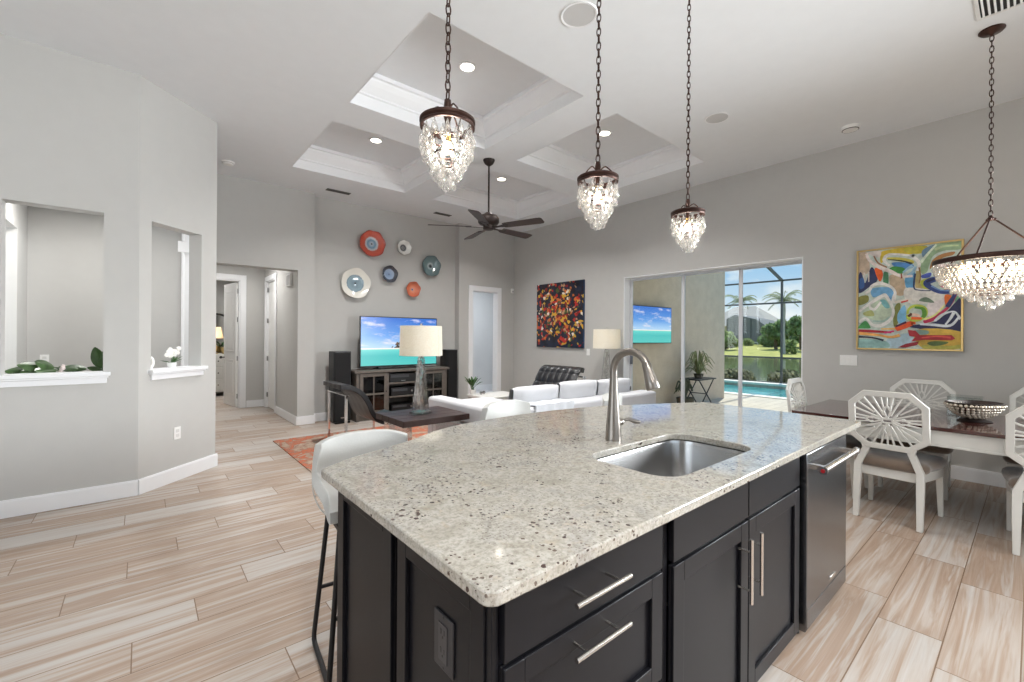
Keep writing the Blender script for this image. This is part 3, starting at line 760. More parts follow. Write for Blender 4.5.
for x, y in ((.2, -.4), (-.6, -1.5), (1.2, -1.4), (.2, -2.6), (2.4, -2.3)):  # fixtures added out of view to brighten the main room
    downlight(x, y, H, 'fill downlight added in the flat ceiling behind the camera', 33, 'added kitchen fill lights')
for x, y, lab in ((-.5, 6.3, 'unseen downlight added to brighten the foyer'),): downlight(x, y, 2.86, lab, 20, spr=180)  # unseen fixture added to light the foyer
downlight(1.2, 8.7, 2.78, 'unseen downlight added to brighten the hallway', 17, spr=180)  # unseen fixture added to light the hallway
downlight(.9, 11.4, 2.78, 'unseen downlight added to brighten the bedroom', 40, spr=180)  # unseen fixture added to light the bedroom
downlight(5.9, 8.3, 2.70, 'unseen cool downlight added to brighten the room beyond the far doorway', 18, col=(.86, .93, 1), spr=180)  # unseen fixture added, tinted cool against warm bounce

for x, y, r, lab in ((2.333, 2.065, .125, 'round white ceiling speaker between the first two pendants'), (4.503, 2.106, .115, 'round white ceiling speaker to the right of the third pendant')):
    t = thing('ceiling_speaker', lab, 'speaker', (x, y, H), 'ceiling speakers')
    m = MB(); m.lathe([(r*.9, -.001), (r*.9, -.005), (r, -.007), (r*1.05, 0)], 40, (x, y, H)); m.build('ring', trim_p, t)
    m = MB(); m.lathe([(.0001, -.0035), (r*.91, -.0035), (r*.91, -.0005)], 40, (x, y, H)); m.build('grille', mat('speaker_grille', (196,196,196), .8, var=.1, scale=300), t)
def vent(x, y, lx, ly, lab, m_, n=7):
    t = thing('ceiling_vent', lab, 'vent', (x, y, H), 'ceiling vents')
    m = MB(); a, b, w_ = lx/2, ly/2, .02
    m.box(x-a, y-b, H-.008, x+a, y-b+w_, H); m.box(x-a, y+b-w_, H-.008, x+a, y+b, H); m.box(x-a, y-b+w_, H-.008, x-a+w_, y+b-w_, H); m.box(x+a-w_, y-b+w_, H-.008, x+a, y+b-w_, H)
    m.build('frame', m_, t, bevel=.001)
    MB().box(x-a+w_, y-b+w_, H-.002, x+a-w_, y+b-w_, H-.0005).build('backing', black_p, t)
    m = MB()
    for k in range(n):
        yy = y-b+w_+(ly-2*w_)*(k+.5)/n; m.bar((x-a+w_, yy, H-.006), (x+a-w_, yy, H-.006), .012, .003, (0, .6, 1))
    m.build('louvres', m_, t)
vent_m = mat('vent_dark', (78,77,75), .6)
vent(2.344, 7.03, .36, .10, 'dark ceiling vent above the television niche near the coffer', vent_m, 3)
vent(4.24, 7.05, .34, .10, 'dark ceiling vent behind the left fan blade', vent_m, 3)
vent(4.34, .15, .34, .24, 'white slatted ceiling vent at the top edge beside the chandelier canopy', mat('vent_white', (226,226,224), .5), 7)
t = thing('smoke_detector', 'white smoke detector on the ceiling by the angled wall', 'smoke detector', (.85, 6.79, H))
m = MB(); m.lathe([(.075, 0), (.075, -.012), (.065, -.02), (.058, -.034), (.03, -.04), (.0001, -.04)], 28, (.85, 6.79, H)); m.build('housing', white_pl, t)
m = MB(); m.lathe([(.064,-.021),(.0665,-.0205),(.0665,-.0175),(.064,-.0175)], 28, (.85,6.79,H)); m.build('vent_ring', vent_m, t)
t = thing('motion_sensor', 'small white round detector on the ceiling right of the third pendant', 'sensor', (5.76, 1.27, H))
m = MB(); m.lathe([(.085, 0), (.085, -.018), (.07, -.036), (.0001, -.040)], 24, (5.76, 1.27, H)); m.build('housing', white_pl, t)
m = MB(); m.lathe([(.074, -.030), (.0745, -.034), (.069, -.0375), (.068, -.0345)], 24, (5.76, 1.27, H)); m.build('lens', vent_m, t)

# ceiling fan
FX, FYc = 3.385, 4.50
t = thing('ceiling_fan', 'dark bronze ceiling fan with five blades on a long rod under the coffers', 'fan', (FX, FYc, H))
m = MB(); m.lathe([(.075, 0), (.075, -.012), (.055, -.05), (.022, -.075), (.013, -.08)], 28, (FX, FYc, H)); m.build('canopy', bronze2, t)
m = MB(); m.cyl((FX, FYc, H-.07), (FX, FYc, 2.97), .0115, n=14); m.build('rod', bronze2, t)
m = MB(); m.lathe([(.014, 2.99), (.04, 2.985), (.06, 2.965), (.11, 2.945), (.135, 2.91), (.135, 2.86), (.115, 2.835), (.075, 2.825), (.07, 2.815), (.07, 2.775), (.055, 2.765), (.0001, 2.762)], 36, (FX, FYc, 0)); m.build('motor', bronze2, t)
fwd = Vector((sin(YAW), cos(YAW), 0)); rgt = Vector((cos(YAW), -sin(YAW), 0))
for k in range(5):
    a = R(188 + 72*k); u = rgt*cos(a) + fwd*sin(a); v = Vector((-u.y, u.x, 0)); zz = Vector((0, 0, 1)); tilt = R(-13)
    vt = (v*cos(tilt) + zz*sin(tilt)); nt = u.cross(vt)
    O = Vector((FX, FYc, 2.80))
    pl = [(.22, -.052), (.26, -.060), (.70, -.072), (.745, -.066), (.76, -.04), (.76, .04), (.745, .066), (.70, .072), (.26, .060), (.22, .052)]
    m = MB(); m.prism(pl, lambda p, q, d: O + u*p + vt*q + nt*d, -.004, .004)
    b = m.build('blade', mat('fan_blade_wood', (50,36,33), .45, var=.2, scale=12), t, bevel=.0015)
    m = MB(); m.prism([(.07, -.025), (.16, -.015), (.27, -.045), (.29, 0), (.27, .045), (.16, .015), (.07, .025)], lambda p, q, d: O + u*p + vt*q + nt*d, -.010, -.0045); m.build('blade_iron', bronze2, b)

# ---- pendants
def chain(mb, x, y, z0, z1, pitch=.034, w_=.0125, r=.0028):
    n = int((z1-z0)/pitch)
    for k in range(n+1):
        zc = z0 + pitch*(k+.5); h_ = pitch*.66
        ax = (1, 0) if k % 2 else (0, 1); pts = []
        for j in range(12):
            th = 2*pi*j/12; a = w_*cos(th)*.75; b = h_*sin(th) if abs(sin(th)) > .5 else h_*sin(th)
            pts.append((x+ax[0]*a, y+ax[1]*a, zc+b))
        mb.tube(pts, r, 5, closed=True)
def drop_mesh():
    m = MB(); m.lathe([(.0012, 0), (.0022, -.003), (.0045, -.009), (.0092, -.018), (.0128, -.027), (.0128, -.035), (.0095, -.0425), (.0045, -.046), (.0001, -.047)], 14)
    return m
DROP = drop_mesh().build('crystal_drop', crystal, None, smooth=80); DROP_ME = DROP.data; bpy.data.objects.remove(DROP)
def add_drop(parent, x, y, z, sc, rz, tilt=0, dz=1.0):
    o = bpy.data.objects.new('crystal_drop', DROP_ME); COL.objects.link(o); o.parent = parent
    o.location = (x, y, z); o.rotation_euler = (tilt, 0, rz); o.scale = (sc, sc*.8, sc*dz); return o
TIERS = [(.084, -.016, 12, 1.15), (.088, -.042, 12, 1.2), (.080, -.074, 11, 1.2), (.062, -.104, 9, 1.15), (.052, -.130, 8, 1.15), (.038, -.158, 6, 1.1), (.026, -.182, 4, 1.05), (.008, -.196, 2, 1.1)]
def make_pendant():
    """local origin at the ceiling; ring at z = -1.47"""
    t = thing('pendant_light', '', 'pendant'); zr = 2.160 - H
    m = MB(); m.lathe([(.062, 0), (.062, -.008), (.05, -.02), (.015, -.028), (.008, -.04)], 28); m.build('canopy', bronze, t)
    m = MB(); chain(m, 0, 0, zr+.085, -.03); m.build('chain', bronze, t, smooth=70)
    m = MB(); m.lathe([(.004, zr+.09), (.012, zr+.085), (.014, zr+.06), (.011, zr+.045), (.016, zr+.03), (.010, zr+.01), (.012, zr-.03), (.004, zr-.035)], 16)
    for k in range(3):
        a = 2*pi*k/3 + .5; c_, s_ = cos(a), sin(a)
        m.tube(catmull([(c_*.012, s_*.012, zr+.045), (c_*.035, s_*.035, zr+.058), (c_*.058, s_*.058, zr+.040), (c_*.078, s_*.078, zr+.018), (c_*.092, s_*.092, zr+.010)], 4), .0032, 6)
    m.build('hook_frame', bronze, t, smooth=70)
    m = MB(); m.lathe([(.089, zr-.016), (.097, zr-.016), (.098, zr-.010), (.094, zr-.006), (.094, zr-.002), (.099, zr+.002), (.099, zr+.010), (.093, zr+.014), (.088, zr+.012), (.089, zr-.016)], 48); ring = m.build('ring', bronze, t, smooth=30)
    for r_, z_, th_ in ((.062, zr-.056, .0035), (.044, zr-.108, .003), (.024, zr-.145, .0025)):
        m = MB(); m.tube([(r_*cos(2*pi*j/28), r_*sin(2*pi*j/28), z_) for j in range(28)], th_, 6, closed=True)
        for j in range(3): a = 2*pi*j/3+.5; m.tube([(r_*cos(a), r_*sin(a), z_), (.088*cos(a), .088*sin(a), zr-.01)], .0018, 5)
        m.build('tier_ring', bronze, t, smooth=70)
    m = MB(); m.lathe([(.012, zr-.03), (.0125, zr-.065), (.004, zr-.066)], 12); m.build('socket', mat('amber_socket', (190,150,90), .4), t)
    m = MB(); m.ball((0, 0, zr-.085), .019, 14, 10, (1, 1, 1.3)); m.build('bulb', bulb_m, t)
    light('pendant_lamp', 'POINT', (0, 0, zr-.085), 6.5, (1, .93, .83), .03, parent=t)
    rnd = random.Random(3)
    for ti, (r_, z_, n_, sc) in enumerate(TIERS):
        for k in range(n_):
            a = 2*pi*(k + .5*(ti % 2))/n_ + rnd.uniform(-.06, .06)
            add_drop(t, r_*cos(a), r_*sin(a), zr+z_+rnd.uniform(-.004, .004), sc*rnd.uniform(.92, 1.08), a, 0)
    return t
pd = make_pendant(); g = 'crystal pendants over the island'
for i, ((x, y), lab) in enumerate((((.833, 1.355), 'nearest and lowest hanging crystal pendant, over the near end of the island'), ((1.68, 1.36), 'middle crystal pendant, over the sink'), ((2.545, 1.365), 'farthest and smallest looking crystal pendant, in front of the patio door header'))):
    o = pd if i == 0 else dup(pd)
    o.location = (x, y, H); o['label'] = lab; o['group'] = g; o.rotation_euler.z = .4*i

# ---- chandelier
CX, CY = 4.728, .208
t = thing('chandelier', 'wide round crystal chandelier hanging over the dining table', 'chandelier', (CX, CY, H))
m = MB(); m.lathe([(.07, 0), (.07, -.008), (.058, -.02), (.016, -.03), (.008, -.04)], 32, (CX, CY, H)); m.build('canopy', bronze, t)
m = MB(); chain(m, CX, CY, 2.30, H-.03, .04, .014, .0032); m.build('chain', bronze, t, smooth=70)
zr, RR = 1.985, .30
m = MB(); m.ball((CX, CY, 2.285), .018, 12, 8); m.lathe([(.006, 2.31), (.012, 2.30), (.008, 2.27)], 12, (CX, CY, 0)); m.build('hub', bronze, t)
for k in range(3):
    a = R(-70) + 2*pi*k/3; p = Vector((CX+RR*cos(a), CY+RR*sin(a), zr+.01)); q = Vector((CX+.02*cos(a), CY+.02*sin(a), 2.28))
    m = MB(); m.tube([q, p], .0055, 8); m.ball(tuple(q), .012, 8, 6); m.build('support_rod', bronze, t, smooth=70)
m = MB(); m.lathe([(RR-.004, zr-.018), (RR+.006, zr-.018), (RR+.009, zr-.010), (RR+.009, zr+.010), (RR+.004, zr+.018), (RR-.006, zr+.016), (RR-.004, zr-.018)], 90, (CX, CY, 0)); m.build('ring', bronze, t, smooth=30)
CT_ = [(.298, 1.972, 54), (.290, 1.940, 52), (.278, 1.906, 50), (.258, 1.872, 46), (.232, 1.838, 40), (.198, 1.805, 33), (.155, 1.772, 25), (.105, 1.735, 16), (.055, 1.700, 8), (.015, 1.672, 3)]
for r_, z_, n_ in CT_[:-1]:
    m = MB(); m.tube([(CX+(r_-.014)*cos(2*pi*j/64), CY+(r_-.014)*sin(2*pi*j/64), z_) for j in range(64)], .0035, 5, closed=True); m.build('tier_ring', bronze, t, smooth=70)
rnd = random.Random(5); pos = []
for ti, (r_, z_, n_) in enumerate(CT_):
    for k in range(n_):
        a = 2*pi*(k+.5*(ti % 2))/n_; pos.append((CX+r_*cos(a), CY+r_*sin(a), z_, a, rnd.uniform(1.0, 1.2)))
pos.sort(key=lambda p: p[0]*sin(YAW)+p[1]*cos(YAW) + .6*(p[0]*cos(YAW)-p[1]*sin(YAW) > 3.75))
for p in pos[:100]: add_drop(t, p[0]-CX, p[1]-CY, p[2]-H, p[4], p[3])
m = MB()
for p in pos[100:]:
    m.M = Matrix.Translation(p[:3]) @ Matrix.Rotation(p[3], 4, 'Z') @ Matrix.Scale(p[4], 4)
    m.lathe([(.0012, 0), (.004, -.010), (.0115, -.028), (.0115, -.038), (.006, -.048), (.0001, -.050)], 8)
m.M = None
o = m.build('crystal_drops', crystal, t, smooth=80); o['kind'] = 'stuff'
for k in range(6):
    a = 2*pi*k/6+.3; p = Vector((CX+.15*cos(a), CY+.15*sin(a), 1.90))
    m = MB(); m.ball(tuple(p), .022, 12, 8, (1, 1, 1.4)); m.cyl(p+Vector((0, 0, .025)), p+Vector((0, 0, .07)), .012, n=10); m.mi = 0; m.build('bulb', bulb_m, t)
light('chandelier_lamp', 'POINT', (CX, CY, 1.90), 11, (1, .82, .60), .12, parent=t)

# ================================================================ LIVING ROOM
YN = YB + .15
# rug
m = MB(); m.box(1.33, 4.66, .001, 4.05, 6.47, .011)
tr = NT('rug_weave'); v = tr.coord(); n1 = tr.noise(v, 4.5, 6, .7, .8).outputs['Fac']; n2 = tr.noise(v, 14, 4, .7).outputs['Fac']
c1 = tr.ramp(n1, [(.38, (160,146,130)), (.435, (158,88,60)), (.485, (204,92,44)), (.525, (120,92,80)), (.57, (172,154,136))])
c2 = tr.mix(tr.ramp(n2, [(.42, (0,0,0)), (.62, (215,215,215))]), c1, (150,118,100)); tr.set(color=c2, rough=.95); tr.bump(tr.noise(v, 220, 2).outputs['Fac'], .4, .004)
o = m.build('rug', tr.mat, None, bevel=.003); tag(o, 'orange and beige abstract rug under the black leather armchair', 'rug')

# television console
t = thing('media_console', 'grey washed media console with glazed doors below the television', 'console', (3.49, 7.27, 0))
x0, x1, y0, y1, hz = 2.66, 4.36, 7.06, 7.50, .83
m = MB(); m.box(x0-.04, y0-.03, hz-.04, x1+.04, y1, hz); m.build('top', grey_wood, t, bevel=.004)
m = MB(); m.box(x0, y0, .0, x0+.05, y1, hz-.04); m.box(x1-.05, y0, 0, x1, y1, hz-.04); m.box(3.19, y0, .08, 3.22, y1, hz-.04); m.box(3.80, y0, .08, 3.83, y1, hz-.04)
m.box(x0+.05, y0, .06, x1-.05, y1, .10); m.box(x0+.05, y1-.02, .1, x1-.05, y1, hz-.04); m.box(x0+.05, y0+.02, .0, x1-.05, y0+.04, .06)
m.build('body', grey_wood, t, bevel=.003)
for z in (.34, .575): MB().box(3.22, y0+.03, z, 3.80, y1-.02, z+.025).build('shelf', grey_wood, t, bevel=.002)
MB().box(x0+.05, y0+.05, .44, 3.19, y1-.02, .46).build('shelf', grey_wood, t); MB().box(3.83, y0+.05, .44, x1-.05, y1-.02, .46).build('shelf', grey_wood, t)
gm = glass_mat('cabinet_glass', (150,150,150), .16)
for xa, xb, kx in ((x0+.055, 3.185, 3.13), (3.835, x1-.055, 3.89)):
    m = MB(); ya, yb, z0, z1, fw = y0-.015, y0+.008, .105, hz-.05, .055
    m.box(xa, ya, z0, xa+fw, yb, z1); m.box(xb-fw, ya, z0, xb, yb, z1); m.box(xa+fw, ya, z0, xb-fw, yb, z0+fw); m.box(xa+fw, ya, z1-fw, xb-fw, yb, z1)
    cx_ = (xa+xb)/2; m.box(cx_-.01, ya+.004, z0+fw, cx_+.01, yb-.004, z1-fw); m.box(xa+fw, ya+.004, .42, xb-fw, yb-.004, .45)
    d = m.build('door', grey_wood, t, bevel=.002)
    MB().box(xa+fw, ya+.010, z0+fw, xb-fw, ya+.013, z1-fw).build('pane', gm, d)
    m = MB(); m.ball((kx+(.03 if kx < 3.5 else -.03), ya-.012, .47), .012, 10, 8); m.build('knob', bronze2, d)
for z, dep, w_, lab, nm in ((.601, .30, .50, 'black centre speaker on the top shelf of the media console', 'centre_speaker'), (.366, .28, .44, 'black receiver on the middle shelf of the media console', 'receiver'), (.101, .28, .42, 'black player on the bottom shelf of the media console', 'disc_player')):
    hh = {'centre_speaker': .15, 'receiver': .14, 'disc_player': .11}[nm]
    t = thing(nm, lab, 'electronics', (3.51, 7.25, z))
    MB().box(3.51-w_/2, y0+.06, z, 3.51+w_/2, y0+.06+dep, z+hh).build('housing', black_p, t, bevel=.004)
    m = MB(); m.box(3.51-w_/2+.02, y0+.056, z+hh*.55, 3.51+w_/2-.14, y0+.0605, z+hh*.85); m.build('front_panel', mat('grey_front', (70,72,76), .3), t)
    if nm != 'centre_speaker': m = MB(); m.cyl((3.51+w_/2-.06, y0+.048, z+hh*.55), (3.51+w_/2-.06, y0+.061, z+hh*.55), .02, n=16); m.build('dial', steel, t)
    else: m = MB(); m.box(3.51-.04, y0+.055, z+.02, 3.51+.04, y0+.0605, z+.035); m.build('badge', steel, t)
# tower speakers
for xa, xb, lab in ((2.325, 2.60, 'tall black tower speaker left of the media console'), (4.405, 4.64, 'tall black tower speaker right of the media console')):
    t = thing('tower_speaker', lab, 'speaker', ((xa+xb)/2, 7.3, 0), 'tower speakers beside the console')
    MB().box(xa, 7.13, .03, xb, 7.38, 1.15).build('cabinet', black_p, t, bevel=.008)
    MB().box(xa+.015, 7.115, .05, xb-.015, 7.13, 1.13).build('grille', speaker_m, t, bevel=.004)
    MB().box(xa+.02, 7.10, 0, xb-.02, 7.38, .03).build('plinth', black_p, t, bevel=.003)
    MB().box((xa+xb)/2-.03, 7.1125, .08, (xa+xb)/2+.03, 7.1155, .10).build('badge', steel, t)
# television
def beach_material(name, palms=True, strength=1.0):
    t_ = NT(name); u, _, v = t_.sepxyz(t_.coord('Generated'))[:3]
    sky = t_.ramp(v, [(.40, (170,205,240)), (.62, (92,152,224)), (1.0, (38,104,200))])
    cl = t_.noise(t_.mapping(t_.comb(u, v, 0.0), (3.2, 6.5, 1), (.3, .1, 0)), 1.0, 5, .6).outputs['Fac']
    sky = t_.mix(t_.ramp(cl, [(.53, (0,0,0)), (.68, (225,225,225))]), sky, (240,232,240))
    sea = t_.ramp(v, [(0, (86,196,190)), (.2, (70,188,186)), (.30, (96,206,200)), (.34, (120,214,204))])
    img = t_.mix(t_.math('GREATER_THAN', v, .36), sea, sky)
    sand = t_.math('MULTIPLY', t_.math('GREATER_THAN', v, .335), t_.math('LESS_THAN', v, .362))
    img = t_.mix(sand, img, (238,236,226))
    if palms:
        du = t_.math('ABSOLUTE', t_.math('SUBTRACT', u, .52)); nz = t_.noise(t_.mapping(t_.comb(u, v, 0.0), (26, 14, 1)), 1.0, 4).outputs['Fac']
        hgt = t_.math('ADD', t_.math('SUBTRACT', .53, t_.math('MULTIPLY', du, 1.25)), t_.math('MULTIPLY', t_.math('SUBTRACT', nz, .5), .35))
        isl = t_.math('MULTIPLY', t_.math('LESS_THAN', v, hgt), t_.math('GREATER_THAN', v, .362))
        isl = t_.math('MULTIPLY', isl, t_.math('GREATER_THAN', u, .38))
        img = t_.mix(isl, img, t_.ramp(nz, [(.4, (44,38,32)), (.6, (96,70,48))]))
    t_.set(color=(10,10,12), rough=.25, emit=img, estr=strength); return t_.mat
t = thing('television', 'large flat television showing a beach scene on the media console', 'television', (3.5, 7.24, .83))
MB().box(2.775, 7.215, .875, 4.235, 7.25, 1.735).build('bezel', black_p, t, bevel=.004)
MB().box(2.79, 7.2125, .895, 4.22, 7.2155, 1.72).build('screen', beach_material('beach_screen'), t, smooth=0)
MB().box(3.0, 7.25, .95, 4.0, 7.285, 1.45).build('back_cover', black_p, t, bevel=.01)
for x in (3.08, 3.92):
    m = MB(); m.taper((x, 7.235, .885), (x-.0, 7.20, .845), .04, .05, (1, 0, 0), .02, .02); m.box(x-.025, 7.12, .833, x+.025, 7.36, .848); m.build('stand_foot', black_p, t, bevel=.002)

# wall plates
def ring_mat(name, stops, r, var):
    t_ = NT(name); v = t_.coord(); x, y, z = t_.sepxyz(v)[:3]
    d = t_.math('DIVIDE', t_.math('SQRT', t_.math('ADD', t_.math('MULTIPLY', x, x), t_.math('MULTIPLY', z, z))), r)
    nz = t_.noise(v, 40, 4, .6).outputs['Fac']
    d2_ = t_.math('ADD', d, t_.math('MULTIPLY', t_.math('SUBTRACT', nz, .5), .16))
    c_ = t_.ramp(d2_, stops); c_ = t_.mix(t_.math('MULTIPLY', nz, var), c_, (235,235,235)); t_.set(color=c_, rough=.12, coat=.6); return t_.mat
PL = [('o', 3.115, 3.015, .232, 'orange wavy glass wall plate with a pale blue centre, highest on the wall', [(.0, (60,60,70)), (.10, (180,196,210)), (.30, (92,140,170)), (.46, (196,206,212)), (.56, (190,70,30)), (.85, (206,66,26)), (1.0, (150,44,22))], 7, .018),
      ('w', 3.714, 3.027, .135, 'small white wall plate with a dark spiral centre, right of the orange one', [(.0, (30,30,34)), (.16, (150,150,152)), (.30, (48,50,54)), (.44, (120,122,124)), (.52, (232,232,228)), (1.0, (240,240,236))], 8, .010),
      ('g', 4.285, 2.752, .20, 'teal grey glass wall plate with a dark and silver centre, farthest right', [(.0, (30,34,40)), (.12, (60,72,78)), (.24, (176,190,192)), (.40, (96,124,128)), (.8, (84,112,116)), (1.0, (60,86,92))], 6, .016),
      ('wb', 2.828, 2.30, .255, 'large cream wall plate with a dusty blue centre, lowest on the left', [(.0, (50,66,80)), (.08, (110,136,150)), (.48, (134,160,172)), (.55, (100,128,144)), (.60, (228,226,216)), (1.0, (236,233,224))], 5, .014),
      ('b', 3.441, 2.515, .15, 'navy rimmed wall plate with a pale blue centre, in the middle of the group', [(.0, (60,80,110)), (.10, (120,146,180)), (.58, (150,170,196)), (.66, (26,36,58)), (1.0, (20,28,44))], 5, .012),
      ('o2', 3.904, 2.275, .145, 'small orange wall plate with a tiny blue centre, lowest on the right', [(.0, (60,74,110)), (.10, (130,140,170)), (.20, (214,132,96)), (.6, (206,104,60)), (1.0, (188,84,46))], 6, .012)]
for key, x, z, r, lab, stops, nw, amp in PL:
    x -= .035
    wv = lambda rr, zz, th, r=r, nw=nw, amp=amp: (rr*(1+.022*(rr/r)**2*sin(nw*th+1)+.012*sin(2*th+nw)), zz + amp*.8*(rr/r)**4*sin(nw*th))
    m = MB(); m.lathe([(r*.30, .004), (r*.32, .008), (r*.5, .018), (r*.8, .045), (r*.97, .072), (r, .078), (r*.985, .084), (r*.8, .058), (r*.5, .03), (r*.3, .022), (r*.12, .024), (.0001, .026)], 56, (x, YN-.001, z), wv, 'Y')
    t = thing('wall_plate', lab, 'plate', (x, YN, z), 'glass plates on the far wall')
    m.build('dish', ring_mat('plate_glaze_'+key, stops, r, .12), t, smooth=60)
    m = MB(); m.cyl((x, YN-.026, z), (x, YN-.036, z), r*.05, n=12); m.build('centre_boss', black_p, t)

# black sling armchair with chrome frame, facing +X
t = thing('armchair', 'black leather sling armchair with a flat chrome frame, on the orange rug', 'armchair', (2.25, 5.72, .011))
z0 = .0115; ya, yb = 5.42, 6.06
prof = [(1.845,.742),(1.905,.738),(1.985,.72),(2.09,.65),(2.17,.53),(2.22,.41),(2.30,.305),(2.42,.25),(2.56,.245),(2.72,.28)]
cp = catmull([(a, 0, b) for a, b in prof], 4); n = len(cp)-1
def sl(u, v):
    i = min(int(u*n), n-1); p = cp[i].lerp(cp[i+1], u*n-i); q = cp[i+1]-cp[i]
    tuft = .003*abs(sin(u*pi*7))*abs(sin(v*pi*4))
    nn = Vector((-q.z, 0, q.x)).normalized()
    p = p + nn*tuft
    return (p.x, yb+.02+(ya-yb-.04)*v, p.z)
m = MB(); m.grid(sl, 48, 20, .062); m.build('sling_seat', black_l, t, smooth=60, bevel=.01)
for y in (ya, yb):
    m = MB(); m.box(1.905, y-.02, z0, 1.93, y+.02, .66); m.box(2.52, y-.02, z0, 2.545, y+.02, .235); m.box(1.93, y-.02, z0, 2.52, y+.02, z0+.012)
    m.build('side_frame', chrome, t, bevel=.001)
m = MB(); m.box(1.900, ya-.05, .66, 1.935, yb+.05, .675); m.build('back_rail', chrome, t, bevel=.001)
m = MB(); m.box(2.515, ya-.02, .235, 2.55, yb+.02, .25); m.build('seat_rail', chrome, t)

# dark plank end tables with clear legs
leg_m = crystal_mat('acrylic', .55)
def make_table(x0, x1, y0, y1, h, lab, g):
    t = thing('end_table', lab, 'table', ((x0+x1)/2, (y0+y1)/2, 0), g)
    n = 4
    m = MB()
    for k in range(n):
        a, b = y0+(y1-y0)*k/n, y0+(y1-y0)*(k+1)/n; m.box(x0, a+.002, h-.062, x1, b-.002, h)
    m.build('top', dark_wood, t, bevel=.004)
    for x in (x0+.07, x1-.12):
        MB().box(x, y0+.06, 0, x+.05, y1-.06, h-.063).build('leg', leg_m, t, bevel=.003)
    MB().box(x0+.12, (y0+y1)/2-.02, .10, x1-.12, (y0+y1)/2+.02, .14).build('stretcher', leg_m, t)
    return t
make_table(1.93, 2.70, 3.90, 4.56, .575, 'dark plank end table with clear legs in front of the armchair, carrying the nearer lamp', 'plank end tables by the sofa')
make_table(5.52, 6.18, 4.28, 4.95, .60, 'plank end table hidden behind the sofa by the patio door, carrying the farther lamp', 'plank end tables by the sofa')
def make_lamp():
    t = thing('table_lamp', '', 'lamp')
    m = MB(); m.box(-.085, -.085, 0, .085, .085, .022); m.build('foot', crystal2, t, bevel=.003)
    m = MB(); prof = [(.098, .022), (.092, .06), (.040, .59), (.030, .60)]; vs = []
    N = 8
    for r_, z_ in prof:
        for j in range(N): th = 2*pi*j/N + pi/N; vs.append((r_*cos(th), r_*sin(th), z_))
    m.add(vs, [(i*N+j, i*N+(j+1) % N, (i+1)*N+(j+1) % N, (i+1)*N+j) for i in range(3) for j in range(N)] + [tuple(range(N-1, -1, -1)), tuple(3*N+j for j in range(N))])
    m.build('crystal_column', crystal_mat('lamp_crystal', .55), t, smooth=0, bevel=.004)
    m = MB(); m.tube([(.012*sin(k*.9), .012*cos(k*.9), .03+k*.028) for k in range(20)], [.014+.008*(k % 2) for k in range(20)], 8); m.build('twisted_core', crystal, t)
    m = MB(); m.cyl((0, 0, .60), (0, 0, .70), .007, n=10); m.lathe([(.028, .60), (.03, .612), (.012, .62)], 20); m.tube([(.06*cos(a), 0, .76+.13*sin(a)) for a in [pi*i/10 for i in range(11)]], .003, 6); m.cyl((0, 0, .885), (0, 0, .94), .004, n=8); m.build('harp', chrome, t)
    m = MB(); m.lathe([(.226, .62), (.2265, .62), (.219, .935), (.2185, .935)], 48); m.v and None
    m.taper((.2255, 0, .622), (.2187, 0, .933), .004, .004, (0, 1, 0), .014, .014)
    sh = m.build('lamp_shade', shade_m, t, smooth=40)
    so = sh.modifiers.new('solid', 'SOLIDIFY'); so.thickness = .002
    m = MB(); m.lathe([(.0001, .965), (.012, .962), (.016, .95), (.010, .94), (.004, .938)], 14); m.build('finial', crystal2, t)
    m = MB(); m.ball((0, 0, .76), .03, 12, 8, (1, 1, 1.3)); m.build('bulb', bulb_m, t)
    light('table_lamp_glow', 'POINT', (0, 0, .78), 15, (1, .985, .95), .05, parent=t)
    return t
sm = NT('linen_shade_weave'); v = sm.coord(); wv_ = sm.noise(sm.mapping(v, (1, 1, 4)), 70, 3, .7).outputs['Fac']
colr = sm.ramp(wv_, [(.35, (232,226,212)), (.65, (252,250,244))])
dif = sm.node('ShaderNodeBsdfDiffuse', {'Color': colr}); trl = sm.node('ShaderNodeBsdfTranslucent', {'Color': colr})
mx = sm.node('ShaderNodeMixShader', {0: .45, 1: dif.outputs[0], 2: trl.outputs[0]}); sm.l.new(mx.outputs[0], sm.out.inputs[0]); sm.n.remove(sm.b)
shade_m = sm.mat
lp = make_lamp(); g = 'crystal column table lamps'
place(lp, (2.285, 4.22, .575), R(-65)); lp['label'] = 'crystal column lamp with a linen drum shade in front of the television'; lp['group'] = g
l2 = dup(lp); place(l2, (5.88, 4.55, .60), R(20)); l2['label'] = 'crystal column lamp with a pale drum shade beside the patio door'; l2['group'] = g

# sofa: white sectional, back towards the island
t = thing('sofa', 'long white sectional sofa with its back to the island', 'sofa', (3.9, 3.9, 0))
m = MB(); m.box(2.80, 3.22, .08, 5.20, 4.20, .42); m.box(2.80, 4.20, .08, 3.75, 5.0, .42); m.build('base', sofa_m, t, bevel=.03, seg=3)
m = MB(); m.box(2.80, 3.20, .40, 5.20, 3.44, .70); m.build('back_frame', sofa_m, t, bevel=.035, seg=3)
m = MB(); m.box(2.80, 3.45, .40, 3.02, 5.0, .635); m.build('side_arm', sofa_m, t, bevel=.04, seg=3)
m = MB(); m.box(5.0, 3.45, .40, 5.20, 4.2, .63); m.build('side_arm', sofa_m, t, bevel=.04, seg=3)
for x0, x1, y1 in ((3.03, 3.74, 4.97), (3.76, 4.37, 4.22), (4.39, 4.99, 4.22)): MB().box(x0, 3.46, .425, x1, y1, .56).build('seat_cushion', sofa_m, t, bevel=.04, seg=3)
